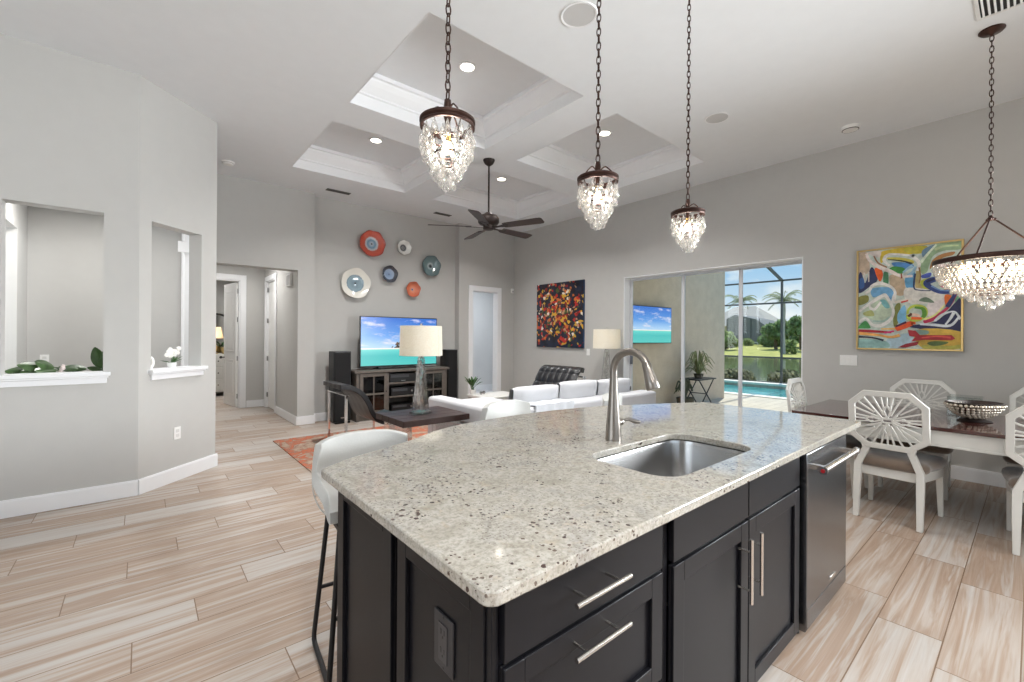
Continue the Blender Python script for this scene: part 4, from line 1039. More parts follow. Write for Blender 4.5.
for x0, x1, dz in ((2.93, 3.60, .0), (3.62, 4.28, .015), (4.30, 4.97, .0)):
    def cu(u, v, x0=x0, x1=x1, dz=dz):
        return (x0+(x1-x0)*u, 3.47+.10*(v-.5)*0 + .12*v*.0 - .17*(v)*1 + .10 + .02*sin(pi*u), .565 + (.30+dz+.012*sin(pi*u*2))*v - .02*abs(2*u-1)**4*v)
    m = MB()
    def cush(u, v, x0=x0, x1=x1, dz=dz):
        th = 2*pi*v; a = .105; b = .158
        cy_, cz_ = 3.50, .715+dz
        s_ = max(.35, (1-abs(2*u-1)**6))
        k = .9+.1*s_
        y = a*math.copysign(abs(cos(th))**.55, cos(th))*s_; z = b*math.copysign(abs(sin(th))**.6, sin(th))*k
        return (x0+(x1-x0)*u, cy_ + y - .16*z, cz_ + z)
    m.grid(cush, 18, 24); o = m.build('back_cushion', sofa_m, t, smooth=80)
for x in (2.86, 5.12):
    for y in (3.28, 4.12): MB().cyl((x, y, 0), (x, y, .08), .02, .025, 12).build('foot', black_iron, t)
# throw over the sofa back
def thr(u, v):
    s_ = v*2-1; L_ = 1.0
    y, z = (3.178 - .004*sin(u*20), .36+.365*(v/.5)) if v < .5 else (3.178+.20*(v-.5)*2, .722)
    return (3.0+.55*u + .006*sin(v*14), y + .007*sin(u*25)*(1 if v < .5 else 0), z + .004*sin(u*18+v*5)*(v >= .5))
m = MB(); m.grid(thr, 24, 20, .012); o = m.build('throw_blanket', mat('white_knit', (212,216,222), .9, var=.03, bump=.5, bscale=160), None, smooth=70)
tag(o, 'folded white throw draped over the back of the sofa', 'blanket')

# coffee table with a potted plant
t = thing('coffee_table', 'low white coffee table beyond the sofa, carrying the small potted plant', 'table', (4.1, 5.75, 0))
m = MB(); m.box(4.10, 5.42, .41, 4.86, 6.02, .45); m.build('top', lacquer, t, bevel=.004)
for x in (4.14, 4.82):
    for y in (5.46, 5.98): MB().taper((x, y, .41), (x, y, .0), .05, .035).build('leg', lacquer, t)
def make_plant(x, y, z, hgt, spread, n, name, lab, potmat, potr, poth, lm, seed=1, leaf=(.05, .018)):
    t = thing(name, lab, 'plant', (x, y, z)); rnd = random.Random(seed)
    m = MB(); m.lathe([(potr*.75, 0), (potr*.95, poth*.5), (potr, poth), (potr*.9, poth), (potr*.85, poth*.8), (.0001, poth*.78)], 24, (x, y, z)); m.build('pot', potmat, t)
    for k in range(n):
        a = rnd.uniform(0, 2*pi); r_ = rnd.uniform(.1, 1)*spread; h_ = hgt*rnd.uniform(.55, 1)
        p0 = Vector((x+rnd.uniform(-.3, .3)*potr, y+rnd.uniform(-.3, .3)*potr, z+poth*.8)); p1 = Vector((x+r_*cos(a), y+r_*sin(a), z+poth+h_))
        m = MB(); mid = p0.lerp(p1, .5)+Vector((0, 0, h_*.12)); L_ = leaf[0]*rnd.uniform(.8, 1.3)
        m.tube(catmull([p0, mid, p1], 4), .0022, 5)
        d = (p1-mid).normalized(); sd = d.cross(Vector((0, 0, 1)));
        sd = sd.normalized() if sd.length > .05 else Vector((1, 0, 0)); up = sd.cross(d)
        w_ = leaf[1]
        def lf(u, v, p1=p1, d=d, sd=sd, up=up, L_=L_, w_=w_):
            ww = w_*sin(pi*min(1, u*.93+.05))**.8*2
            return p1 - d*L_*.3 + d*L_*u*1.3 + sd*(v-.5)*ww + up*(abs(v-.5)*ww*.4 - .25*L_*u*u)
        m.grid(lf, 8, 4, .001); m.build('leaf', lm, t, smooth=70)
    return t
make_plant(4.16, 5.93, .45, .135, .085, 30, 'potted_plant', 'small leafy plant in a white pot on the coffee table', white_pl, .055, .085, leaf_m, 2, (.085, .02))
for k, (x, y) in enumerate(((4.27, 5.85), (4.35, 5.88))):
    m = MB(); m.ball((x, y, .477), .026, 14, 10); m.lathe([(.012, .4505), (.014, .455), (.010, .46)], 12, (x, y, 0)); o = m.build('ornament_ball', steel, None, smooth=60)
    tag(o, ('small silver ornament just right of the white plant pot', 'small silver ornament, second from the white plant pot')[k], 'ornament', 'silver ornaments on the coffee table')

# tufted black lounge chair
t = thing('lounge_chair', 'black tufted leather lounge chair with chrome frame in front of the dark painting', 'armchair', (5.38, 5.25, 0))
bp = catmull([(0, 5.02, .40), (0, 5.10, .46), (0, 5.20, .60), (0, 5.29, .75), (0, 5.35, .84), (0, 5.40, .875), (0, 5.45, .86)], 4); nb = len(bp)-1
def bk(u, v):
    i = min(int(v*nb), nb-1); p = bp[i].lerp(bp[i+1], v*nb-i)
    tf = .022*abs(sin(u*pi*6))**.6*abs(sin(v*pi*5))**.6
    return (5.0+.78*u, p.y-tf*.9, p.z+tf*.35)
m = MB(); m.grid(lambda u, v: bk(1-u, v), 60, 50, .07); m.build('backrest', black_l, t, smooth=70)
def se(u, v):
    tf = .02*abs(sin(u*pi*6))**.6*abs(sin(v*pi*5))**.6
    return (5.0+.78*u, 4.48+.56*v, .385+tf)
m = MB(); m.grid(se, 48, 40, .09); m.build('seat', black_l, t, smooth=70)
for x in (4.985, 5.795):
    m = MB(); m.tube(catmull([(x, 5.47, .80), (x, 5.22, .55), (x, 4.95, .28), (x, 4.72, .10), (x, 4.55, .012)], 6), .014, 8); m.tube(catmull([(x, 4.46, .33), (x, 4.85, .29), (x, 5.15, .18), (x, 5.30, .012)], 6), .014, 8); m.build('side_frame', chrome, t, smooth=70)
m = MB(); m.cyl((4.985, 5.42, .80), (5.795, 5.42, .80), .012); m.build('back_rail', chrome, t)
m = MB(); m.cyl((4.985, 4.62, .285), (5.795, 4.62, .285), .012); m.build('seat_rail', chrome, t)

place(t, (4.93, 4.80, 0), R(-90))

# ================================================================ DINING
TX0, TX1, TY0, TY1, TZ = 4.46, 5.60, -1.05, 1.40, .76
t = thing('dining_table', 'long dining table with a glossy mahogany top and white apron under the chandelier', 'table', (5.03, .18, 0))
m = MB(); m.box(TX0, TY0, TZ-.028, TX1, TY1, TZ); m.build('tabletop', mahog, t, bevel=.005)
m = MB(); a = .035
m.box(TX0+a, TY0+a, .625, TX0+a+.025, TY1-a, TZ-.028); m.box(TX1-a-.025, TY0+a, .625, TX1-a, TY1-a, TZ-.028); m.box(TX0+a+.025, TY0+a, .625, TX1-a-.025, TY0+a+.025, TZ-.028); m.box(TX0+a+.025, TY1-a-.025, .625, TX1-a-.025, TY1-a, TZ-.028)
for y in (-.72, -.05, .10, .12, .78): m.box(TX0+a-.006, y, .630, TX0+a, y+.012, TZ-.03)
m.box(TX0+a-.008, TY0+a, .612, TX0+a+.02, TY1-a, .627)
m.build('apron', lacquer, t, bevel=.002)
for x in (TX0+.09, TX1-.09):
    for y in (TY0+.09, TY1-.09):
        m = MB(); m.taper((x, y, .70), (x, y, 0), .085, .055); m.build('leg', lacquer, t, bevel=.003)

def make_dining_chair():
    """faces +X, origin on the floor; octagonal starburst back at x = -.25"""
    t = thing('dining_chair', '', 'chair')
    oc = [(.132, .553), (.240, .640), (.240, .905), (.142, 1.003), (-.142, 1.003), (-.240, .905), (-.240, .640), (-.132, .553)]
    X = lambda z: -.245 - .07*max(0, (z-.45))/.6      # slight recline
    fw, th = .042, .028
    def band(mb, pts, w_, closed=True):
        n = len(pts); cx_, cz_ = 0, .778; out = []
        inner = []
        for i in range(n):
            p0, p1, p2 = Vector(pts[i-1]), Vector(pts[i]), Vector(pts[(i+1) % n])
            d0 = (p1-p0).normalized(); d1 = (p2-p1).normalized(); n0 = Vector((-d0.y, d0.x)); n1 = Vector((-d1.y, d1.x))
            bis = (n0+n1).normalized(); k = w_/max(.3, bis.dot(n0)); q = p1+bis*k
            if (q-Vector((cx_, cz_))).length > (p1-Vector((cx_, cz_))).length: q = p1-bis*k
            inner.append(q)
        vs = []
        for pl in (pts, inner):
            for s_ in (-1, 1):
                for y, z in pl: vs.append((X(z)+s_*th/2, y, z))
        A, B, C_, D = 0, n, 2*n, 3*n; fs = []
        for i in range(n):
            j = (i+1) % n; fs += [(A+i, A+j, B+j, B+i), (C_+i, D+i, D+j, C_+j), (A+i, C_+i, C_+j, A+j), (B+i, B+j, D+j, D+i)]
        mb.add(vs, fs); return inner
    m = MB(); inner = band(m, oc, fw); bf = m.build('back_frame', lacquer, t, bevel=.004)
    # starburst lattice
    m = MB(); c_ = .778
    def seg(y0, z0, y1, z1, w_=.0105): m.bar((X(z0), y0, z0), (X(z1), y1, z1), w_, .014, (1, 0, 0))
    rw, rh = .032, .016
    for a in ((-rw, rh, rw, rh), (rw, rh, rw, -rh), (rw, -rh, -rw, -rh), (-rw, -rh, -rw, rh)): seg(a[0], c_+a[1], a[2], c_+a[3], .013)
    def edge_hit(ang):
        d = Vector((cos(ang), sin(ang))); best = None
        for i in range(8):
            p, q = inner[i]-Vector((0, c_)), inner[(i+1) % 8]-Vector((0, c_)); e_ = q-p
            den = d.x*e_.y - d.y*e_.x
            if abs(den) < 1e-9: continue
            s_ = (p.x*e_.y-p.y*e_.x)/den; u = (p.x*d.y-p.y*d.x)/den
            if s_ > 0 and -1e-6 <= u <= 1+1e-6 and (best is None or s_ < best): best = s_
        return d*(best+.006)
    angs = [8, 22, 36, 50, 64, 78]
    for qd in range(4):
        for k, a in enumerate(angs):
            ang = R({0: a, 1: 180-a, 2: 180+a, 3: 360-a}[qd]); h = edge_hit(ang)
            st_ = .22 if k in (1, 3, 4) else .42
            p = Vector((max(-rw, min(rw, h.x*st_)), max(-rh, min(rh, h.y*st_)))) if k in (1, 3) else h*st_
            seg(p.x, c_+p.y, h.x, c_+h.y)
        s1, s2 = (1, 1, -1, -1)[qd], (1, -1, -1, 1)[qd]
        # diamonds on the four axes
        seg(s1*rw, c_, s1*.095, c_+s2*.022); seg(s1*.095, c_+s2*.022, s1*.135, c_)
        seg(0, c_+s2*rh, s1*.022, c_+s2*.075); seg(s1*.022, c_+s2*.075, 0, c_+s2*.118); seg(s1*.032, c_+s2*.014, s1*.06, c_+s2*.05)
    for ang in (0, 90, 180, 270):
        h = edge_hit(R(ang)); k = .66 if ang in (0, 180) else .60
        seg(h.x*k, c_+h.y*k, h.x, c_+h.y)
    m.build('starburst', lacquer, bf)
    # rear legs continue the frame's lower corners
    for s_ in (-1, 1):
        m = MB(); P = [(X(.575), s_*.150, .60), (-.248, s_*.134, .548), (-.25, s_*.162, .475), (-.25, s_*.186, .41), (-.262, s_*.188, .28), (-.285, s_*.190, 0)]
        W = [.040, .046, .046, .048, .046, .034]
        vs = []
        for (x, y, z), w_ in zip(P, W):
            for i, j in ((-1, -1), (1, -1), (1, 1), (-1, 1)): vs.append((x+i*.019, y+j*w_/2, z))
        n_ = len(P); m.add(vs, [(k*4+j, k*4+(j+1) % 4, (k+1)*4+(j+1) % 4, (k+1)*4+j) for k in range(n_-1) for j in range(4)] + [(3, 2, 1, 0), tuple((n_-1)*4+j for j in range(4))])
        m.build('leg', lacquer, t, bevel=.003)
        m = MB(); m.taper((.215, s_*.215, .395), (.23, s_*.222, 0), .046, .030); m.build('leg', lacquer, t, bevel=.003)
    seat = [(-.235, -.185), (-.235, .185), (-.10, .215), (.05, .245), (.18, .255), (.245, .235), (.262, .16), (.27, 0), (.262, -.16), (.245, -.235), (.18, -.255), (.05, -.245), (-.10, -.215)]
    m = MB(); m.slab([(x*.965, y*.95) for x, y in seat], .330, .400); m.build('seat_apron', lacquer, t, bevel=.004)
    big = catmull([(x, y, 0) for x, y in seat], 4, True); vs = []; lv = [(.94, .401), (1.0, .412), (1.035, .432), (1.02, .455), (.94, .472), (.75, .482), (.4, .488)]
    N = len(big)
    for s_, z in lv:
        for p in big: vs.append((p.x*s_, p.y*s_, z))
    fs = [(i*N+j, i*N+(j+1) % N, (i+1)*N+(j+1) % N, (i+1)*N+j) for i in range(len(lv)-1) for j in range(N)] + [tuple(range(N-1, -1, -1)), tuple((len(lv)-1)*N+j for j in range(N))]
    m = MB(); m.add(vs, fs); m.build('seat_cushion', velvet, t, smooth=70)
    return t
dc = make_dining_chair(); g = 'white dining chairs around the table'
for i, (x, y, a, lab) in enumerate(((4.64, .705, R(-3), 'white octagonal back dining chair standing nearest the dishwasher, its back to the island'),
        (4.67, -.115, R(1), 'white dining chair cut by the right picture edge, in front of the beaded bowl'),
        (5.61, .715, R(180), 'white dining chair on the wall side of the table, straight across from the nearest chair'),
        (5.63, -.10, R(180), 'white dining chair on the wall side of the table, behind the beaded bowl'),
        (5.02, 1.24, R(-90), 'white dining chair at the head of the table in front of the patio door'))):
    o = dc if i == 0 else dup(dc); place(o, (x, y, 0), a); o['label'] = lab; o['group'] = g
# beaded bowl
bx, by = 5.02, .30
t = thing('beaded_bowl', 'oval brown and silver beaded bowl on the dining table', 'bowl', (bx, by, TZ))
ang = R(-40)
M_ = Matrix.Translation((bx, by, TZ)) @ Matrix.Rotation(ang, 4, 'Z')
m = MB(); m.M = M_; m.lathe([(.055, 0), (.085, .004), (.075, .012), (.05, .022), (.045, .03)], 28, (0, 0, 0), lambda r, z, th: (r*(1+.35*cos(th)**2), z)); m.build('foot_ring', bronze2, t)
m = MB(); m.M = M_
bowl = [(.03, .028), (.08, .042), (.122, .068), (.155, .105), (.178, .148)]
m.lathe(bowl + [(r-.012, z+.004) for r, z in reversed(bowl)], 40, (0, 0, 0), lambda r, z, th: (r*(.72+.36*cos(th)**2), z)); m.build('bowl_body', bronze2, t, smooth=60)
m = MB(); m.M = M_; bead_m = mat('bead_silver', (206,196,180), .25, .6, var=.35, scale=55)
for i in range(7):
    f_ = (i+.3)/7*3.9+.05; k = min(3, int(f_)); r, z = [bowl[k][q]+(bowl[k+1][q]-bowl[k][q])*(f_-k) for q in (0, 1)]
    nb = max(12, int(r*2*pi/.025*.92))
    for j in range(nb):
        th = 2*pi*(j+.5*(i % 2))/nb; rr = r*(.72+.36*cos(th)**2)+.003
        m.ball((rr*cos(th), rr*sin(th), z), .0135, 8, 6)
m.build('beads', bead_m, t, smooth=80)
# square glass vase
t = thing('glass_vase', 'clear square glass vase behind the beaded bowl', 'vase', (5.33, .37, TZ))
m = MB(); vx, vy, s_ = 5.33, .37, .105
for a in ((vx-s_, vy-s_, vx+s_, vy-s_+.006), (vx-s_, vy+s_-.006, vx+s_, vy+s_), (vx-s_, vy-s_+.006, vx-s_+.006, vy+s_-.006), (vx+s_-.006, vy-s_+.006, vx+s_, vy+s_-.006)): m.box(a[0], a[1], TZ+.008, a[2], a[3], TZ+.165)
m.build('glass_wall', glass_mat('vase_glass', (244,247,247), .12), t, smooth=0)
MB().box(vx-s_, vy-s_, TZ, vx+s_, vy+s_, TZ+.008).build('base', crystal, t)

# ---- framed abstract painting on the right wall
PX = XS-.045
t = thing('framed_painting', 'large bright abstract painting in a thin gold frame beside the patio door', 'painting', (XS, .88, 1.84))
fy0, fy1, fz0, fz1 = .452, 1.308, 1.285, 2.405
gold = mat('gold_frame', (196,168,112), .35, .7, var=.08)
m = MB(); fw = .018
m.box(PX, fy0, fz0, XS, fy0+fw, fz1); m.box(PX, fy1-fw, fz0, XS, fy1, fz1); m.box(PX, fy0+fw, fz0, XS, fy1-fw, fz0+fw); m.box(PX, fy0+fw, fz1-fw, XS, fy1-fw, fz1); m.build('frame', gold, t, bevel=.002)
pal = {}
def paint(c):
    if c not in pal: pal[c] = mat('paint_%d_%d_%d' % c, c, .55, var=.24, scale=16)
    return pal[c]
cols, jobs = [], []
def cidx(c):
    if c not in cols: cols.append(c)
    return cols.index(c)
def A(cx, cy):
    p = at_x(850+cx/5.25, 230+cy/5.246, XS-.03); return (p.y, p.z)
m = MB(); layer = [0]
y0_, y1_, z0_, z1_ = fy0+fw, fy1-fw, fz0+fw, fz1-fw
m.mi = cidx((196,208,198)); m.box(XS-.030, y0_, z0_, XS-.001, y1_, z1_)
def clampyz(p): return (min(max(p[0], y0_+.001), y1_-.001), min(max(p[1], z0_+.001), z1_-.001))
def poly(c, pts, sm=True):
    layer[0] += 1; q = [clampyz(A(*p)) for p in pts]
    if sm: q = [clampyz((p.x, p.y)) for p in catmull([(a, b, 0) for a, b in q], 4, True)]
    m.mi = cidx(c); d = XS-.030-.00012*layer[0]; m.prism(q, lambda u, v, dd: (dd, u, v), d, d-.0001)
def stroke(c, pts, w_, closed=False):
    layer[0] += 1; P = catmull([(*A(*p), 0) for p in pts], 7, closed); n = len(P); L_, R_ = [], []
    for i in range(n):
        tt = (P[min(i+1, n-1)]-P[max(i-1, 0)]); tt = tt.normalized() if tt.length > 0 else Vector((1, 0, 0)); nn = Vector((-tt.y, tt.x, 0))
        ww = w_/5.25*.0076*(.85+.2*sin(i*.23+layer[0])); L_.append(clampyz(P[i]+nn*ww)); R_.append(clampyz(P[i]-nn*ww))
    m.mi = cidx(c); d = XS-.030-.00012*layer[0]
    vs = [(d, p[0], p[1]) for p in L_+R_]; m.add(vs, [(i, i+1, n+i+1, n+i) for i in range(n-1)])
QO = {1: (852, 234), 2: (906, 234), 3: (852, 292), 4: (906, 292)}
def Q(q, pts): return [((QO[q][0]+x/11.37-850)*5.25, (QO[q][1]+y/11.37-230)*5.246) for x, y in pts]
W_, NV = (232,230,224), (34,40,80)
for q, c, pts in ((1, (192,172,150), [(70,225),(170,212),(200,330),(190,440),(70,450)]), (1, (214,204,198), [(175,210),(340,192),(330,262),(240,252)]),
    (1, (206,182,60), [(330,230),(370,190),(690,145),(690,228),(450,225),(390,250),(340,330),(318,300)]), (2, (192,182,62), [(0,150),(240,136),(180,220),(0,212)]),
    (2, (150,178,140), [(180,300),(330,118),(628,76),(620,172),(430,190),(300,260),(240,430),(170,440)]), (2, (112,142,164), [(180,200),(240,150),(340,118),(290,200),(200,270)]),
    (2, (172,122,72), [(300,300),(400,230),(550,200),(530,240),(420,270),(340,330),(270,400)]), (1, (200,190,82), [(400,268),(560,268),(690,298),(690,336),(540,312),(410,290)]),
    (1, (82,140,200), [(450,330),(560,320),(690,345),(690,382),(590,402),(500,380)]), (1, (62,140,62), [(420,400),(480,368),(600,390),(570,450),(460,430)]),
    (1, (42,50,92), [(70,470),(110,440),(150,560),(210,390),(252,400),(292,520),(200,600),(70,670)]), (1, (52,92,150), [(88,520),(130,500),(140,600),(88,622)]),
    (1, (226,96,32), [(258,390),(330,400),(352,470),(320,542),(280,480)]), (1, (72,132,92), [(360,440),(410,440),(412,572),(360,572)]),
    (1, (192,170,142), [(430,470),(560,480),(602,560),(592,690),(500,690),(440,600)]), (1, (98,160,200), [(600,520),(690,470),(690,602),(630,592)]), (2, (98,160,200), [(0,480),(102,430),(92,612),(0,602)]),
    (2, (188,170,112), [(118,420),(160,330),(172,560),(192,622),(108,622)]), (2, (190,200,72), [(170,530),(330,488),(240,540),(230,600),(292,642),(200,622)]), (2, (72,92,180), [(178,470),(282,438),(272,490),(190,502)]),
    (2, (214,72,110), [(390,570),(460,560),(456,612),(400,602)]), (2, (186,200,100), [(240,650),(420,690),(560,700),(300,720),(220,690)]),
    (3, (130,130,62), [(74,60),(180,40),(182,112),(76,150)]), (3, (110,165,205), [(230,-40),(480,-40),(470,122),(400,60),(340,30),(240,62)]), (3, (190,205,180), [(200,150),(330,90),(400,90),(452,200),(400,332),(250,322),(120,250)]),
    (3, (170,175,112), [(128,240),(222,208),(252,270),(160,272)]), (3, (122,180,182), [(320,100),(380,90),(432,170),(380,182)]), (3, (72,150,82), [(76,392),(150,328),(202,380),(202,412),(80,412)]),
    (3, (122,126,62), [(490,160),(552,138),(530,330),(490,402),(468,330)]), (3, (122,180,214), [(520,250),(602,148),(612,330),(530,352)]), (3, (170,195,206), [(400,540),(640,468),(690,560),(520,642),(400,642)]),
    (3, (142,180,176), [(74,535),(380,560),(402,637),(74,642)]), (4, (226,216,214), [(250,130),(440,60),(432,150),(300,280),(240,250)]), (4, (226,222,214), [(-10,-40),(250,-30),(420,20),(440,60),(240,130),(20,120)]), (4, (112,132,110), [(148,100),(230,58),(322,122)]),
    (4, (230,112,42), [(440,38),(512,38),(500,112),(450,152)]), (4, (122,180,142), [(570,60),(632,30),(632,92),(560,112)]), (4, NV, [(560,120),(634,88),(634,447),(110,412),(58,380),(330,338),(480,208)]),
    (4, (206,170,72), [(110,430),(634,450),(634,645),(200,645)]), (4, (130,160,150), [(100,430),(252,440),(240,482),(120,482)]), (4, (180,176,82), [(210,600),(500,612),(634,598),(634,645),(220,645)]), (4, (90,110,62), [(240,580),(330,558),(482,570),(420,602),(300,612)])):
    poly(c, Q(q, pts))
stroke((42,62,52), Q(1, [(410,292),(560,305),(690,336)]), 5)
stroke((46,48,60), Q(2, [(0,318),(60,340)]), 5); stroke((40,60,100), Q(2, [(105,450),(92,610),(160,640),(280,645)]), 5)
stroke((210,202,192), Q(1, [(140,440),(150,530)]), 6); stroke((210,202,192), Q(1, [(190,430),(192,545)]), 6)
stroke(W_, Q(1, [(430,360),(390,330),(368,290),(400,245),(480,230),(690,248)])+Q(2, [(80,258),(150,330),(130,420)]), 11)
stroke((152,190,210), Q(1, [(580,440),(640,390),(690,360)]), 9); stroke((152,190,210), Q(2, [(20,480),(80,430),(110,370)]), 8)
stroke((216,228,206), Q(2, [(170,330),(220,260),(345,120)]), 8); stroke((190,206,160), Q(2, [(330,180),(430,140),(600,130)]), 9)
stroke((152,112,72), Q(2, [(150,380),(165,480),(150,560)]), 5)
stroke((232,220,214), Q(1, [(165,222),(200,300),(300,370),(430,422),(560,480),(690,478)]), 13)
stroke((150,80,52), Q(1, [(560,450),(566,505)]), 6); stroke((150,110,80), Q(1, [(250,250),(300,330),(400,380)]), 5)
stroke((52,72,134), Q(2, [(350,505),(240,552),(282,612),(400,660),(570,642)]), 19); stroke((30,40,84), Q(2, [(350,500),(232,545)]), 8); stroke((112,150,200), Q(2, [(290,590),(400,640),(540,640)]), 6)
stroke(W_, Q(1, [(150,680),(205,640),(230,592),(320,562),(440,600),(490,660)])+Q(3, [(480,60),(470,130)]), 12)
stroke(W_, Q(3, [(80,225),(180,150),(340,48),(392,50),(470,200),(440,310),(330,382),(230,370),(160,298),(78,345)]), 12)
stroke(W_, Q(3, [(200,150),(215,185),(262,195),(330,112)]), 9); stroke((160,190,180), Q(3, [(240,330),(360,330),(430,280)]), 6)
stroke((172,42,52), Q(3, [(76,440),(300,450),(450,460)]), 10); stroke((226,166,92), Q(3, [(76,470),(300,490),(440,512),(545,490)]), 12); stroke((36,42,62), Q(3, [(80,508),(240,520),(360,550)]), 9)
stroke((204,52,112), Q(3, [(370,465),(480,445)]), 9); stroke((236,190,110), Q(3, [(330,420),(500,418)]), 7)
stroke((236,92,42), Q(3, [(500,425),(600,385),(690,352)])+Q(4, [(80,365)]), 19); stroke((82,32,62), Q(3, [(500,392),(620,342)]), 7)
stroke((222,214,200), Q(3, [(490,120),(560,100),(680,80)]), 10); stroke((200,60,50), Q(3, [(560,118),(640,98)]), 7)
stroke((190,204,80), Q(4, [(20,250),(40,188),(110,158),(210,180),(230,260),(150,322),(50,312)]), 10, True); stroke((92,150,52), Q(4, [(100,175),(190,190),(212,250),(190,290)]), 12)
stroke((92,52,34), Q(4, [(25,280),(70,245)]), 9); stroke((240,202,182), Q(4, [(70,255),(130,262),(160,280)]), 9); stroke((230,102,42), Q(4, [(60,298),(180,302)]), 10)
stroke((182,42,82), Q(4, [(560,20),(500,150),(400,240),(300,312),(200,342)]), 12); stroke((42,52,104), Q(4, [(572,-40),(560,20),(520,90),(470,172)]), 12); stroke((232,226,152), Q(4, [(440,150),(330,262),(210,312)]), 7)
stroke((216,222,226), Q(4, [(160,365),(300,372),(500,382),(600,288)]), 9); stroke((216,222,226), Q(4, [(330,330),(400,268),(480,232),(560,228),(622,312)]), 8); stroke((216,222,226), Q(4, [(545,235),(500,310),(450,370)]), 8)
poly((160,36,46), Q(4, [(20,430),(110,440),(160,490),(520,490),(560,530),(520,550),(200,545),(60,562),(110,510),(40,500)]), False); poly((134,32,42), Q(4, [(-90,630),(0,588),(100,570),(150,560),(130,602),(0,632)]), False)
stroke((210,82,72), Q(4, [(180,520),(350,505),(510,518)]), 7)
m.build('canvas', [paint(c) for c in cols], t, smooth=0)

# ---- dark abstract canvas on the right wall
t = thing('canvas_painting', 'dark canvas splashed with red, yellow and white dabs, left of the patio door', 'painting', (XS, 5.98, 1.84))
tp = NT('dab_painting'); _, u, v = tp.sepxyz(tp.coord('Generated'))[:3]; gv = tp.comb(0.0, u, v)
dn = tp.noise(gv, 6, 4, .6).outputs['Color']
vv = tp.node('ShaderNodeVectorMath', {0: gv, 1: tp.node('ShaderNodeVectorMath', {0: dn, 1: (.12, .12, .12)}, operation='MULTIPLY').outputs[0]}, operation='ADD').outputs[0]
vo = tp.node('ShaderNodeTexVoronoi', {'Vector': vv, 'Scale': 24.0}); rc = tp.sepxyz(vo.outputs['Color'])
du = tp.math('SUBTRACT', u, .5); dv = tp.math('SUBTRACT', v, .52)
dist = tp.math('SQRT', tp.math('ADD', tp.math('MULTIPLY', du, du), tp.math('MULTIPLY', dv, dv)))
dab = tp.ramp(rc[0], [(0, (190,44,34)), (.16, (216,172,52)), (.32, (140,30,28)), (.44, (206,112,48)), (.56, (232,226,214)), (.66, (70,88,44)), (.76, (44,22,28)), (.88, (190,148,112))], 'CONSTANT')
darkc = tp.ramp(tp.noise(gv, 9, 4).outputs['Fac'], [(.35, (14,16,26)), (.6, (30,40,62)), (.75, (48,36,32))])
thr_ = tp.math('SUBTRACT', 1.10, tp.math('MULTIPLY', dist, 1.5))
mask = tp.math('MULTIPLY', tp.math('LESS_THAN', rc[1], thr_), tp.math('LESS_THAN', vo.outputs['Distance'], .70))
tp.set(color=tp.mix(mask, darkc, dab), rough=.3); tp.bump(vo.outputs['Distance'], .3, .004)
MB().box(XS-.038, 5.36, 1.20, XS-.036, 6.61, 2.47).build('painted_face', tp.mat, t, smooth=0)
MB().box(XS-.036, 5.36, 1.20, XS-.001, 6.61, 2.47).build('canvas_edge', mat('canvas_blue_edge', (32,64,104), .6, var=.2), t)

# ---- switches, outlets, sensors
def plate_thing(name, lab, cat, loc, M_, w_, h_, kind):
    t = thing(name, lab, cat, loc); m = MB(); m.M = M_; m.box(-w_/2, -.006, -h_/2, w_/2, 0, h_/2); m.build('cover_plate', white_pl, t, bevel=.0015)
    m = MB(); m.M = M_
    if kind == 'outlet':
        for z in (-.022, .022): m.box(-.017, -.0085, z-.015, .017, -.006, z+.015)
        m.build('socket', mat('socket_white', (214,214,212), .4), t, bevel=.002)
    else:
        n = int(w_/.045)
        for k in range(n):
            m = MB(); m.M = M_; xx = (k-(n-1)/2)*.046; m.box(xx-.0165, -.010, -.033, xx+.0165, -.006, .033); m.build('rocker', white_pl, t, bevel=.002)
    return t
def Mx(x, y, z): return Matrix.Translation((x, y, z)) @ Matrix.Rotation(R(-90), 4, 'Z')
plate_thing('switch_plate', 'white triple wall switch left below the bright framed painting', 'switch', (XS, 1.385, 1.155), Mx(XS, 1.385, 1.155), .165, .12, 'switch')
plate_thing('switch_plate', 'small white wall switch right of the dark canvas painting', 'switch', (XS, 5.27, 1.13), Mx(XS, 5.27, 1.13), .075, .12, 'switch')
po = Vector((-.02, YA, 0)) + AU*.39
plate_thing('outlet', 'white power outlet low on the angled wall', 'outlet', (po.x, po.y, .457), Matrix.Translation((0, 0, .457)) @ MA() @ Matrix.Translation((.39, 0, 0)), .072, .118, 'outlet')
plate_thing('outlet', 'white outlet on the foyer wall seen through the left pass through', 'outlet', (-.86, YB, 1.10), Matrix.Translation((-.86, YB, 1.10)), .075, .118, 'outlet')
t = thing('corner_sensor', 'small white alarm sensor high in the far corner of the room', 'sensor', (6.2, YB, 2.405))
m = MB(); m.box(6.165, YB-.045, 2.355, 6.225, YB, 2.455); m.build('housing', white_pl, t, bevel=.008)
m = MB(); m.box(6.175, YB-.048, 2.37, 6.215, YB-.044, 2.405); m.build('lens', mat('lens_grey', (170,170,172), .3), t)
t = thing('door_chime', 'white slotted door chime high on the hallway wall', 'chime', (1.855, 7.80, 2.32))
m = MB(); m.box(1.815, 7.70, 2.20, 1.855, 7.95, 2.40); m.build('housing', white_pl, t, bevel=.006)
m = MB()
for k in range(5): m.box(1.812, 7.73+.042*k, 2.22, 1.8155, 7.75+.042*k, 2.38)
m.build('slots', mat('slot_grey', (190,190,190), .6), t)

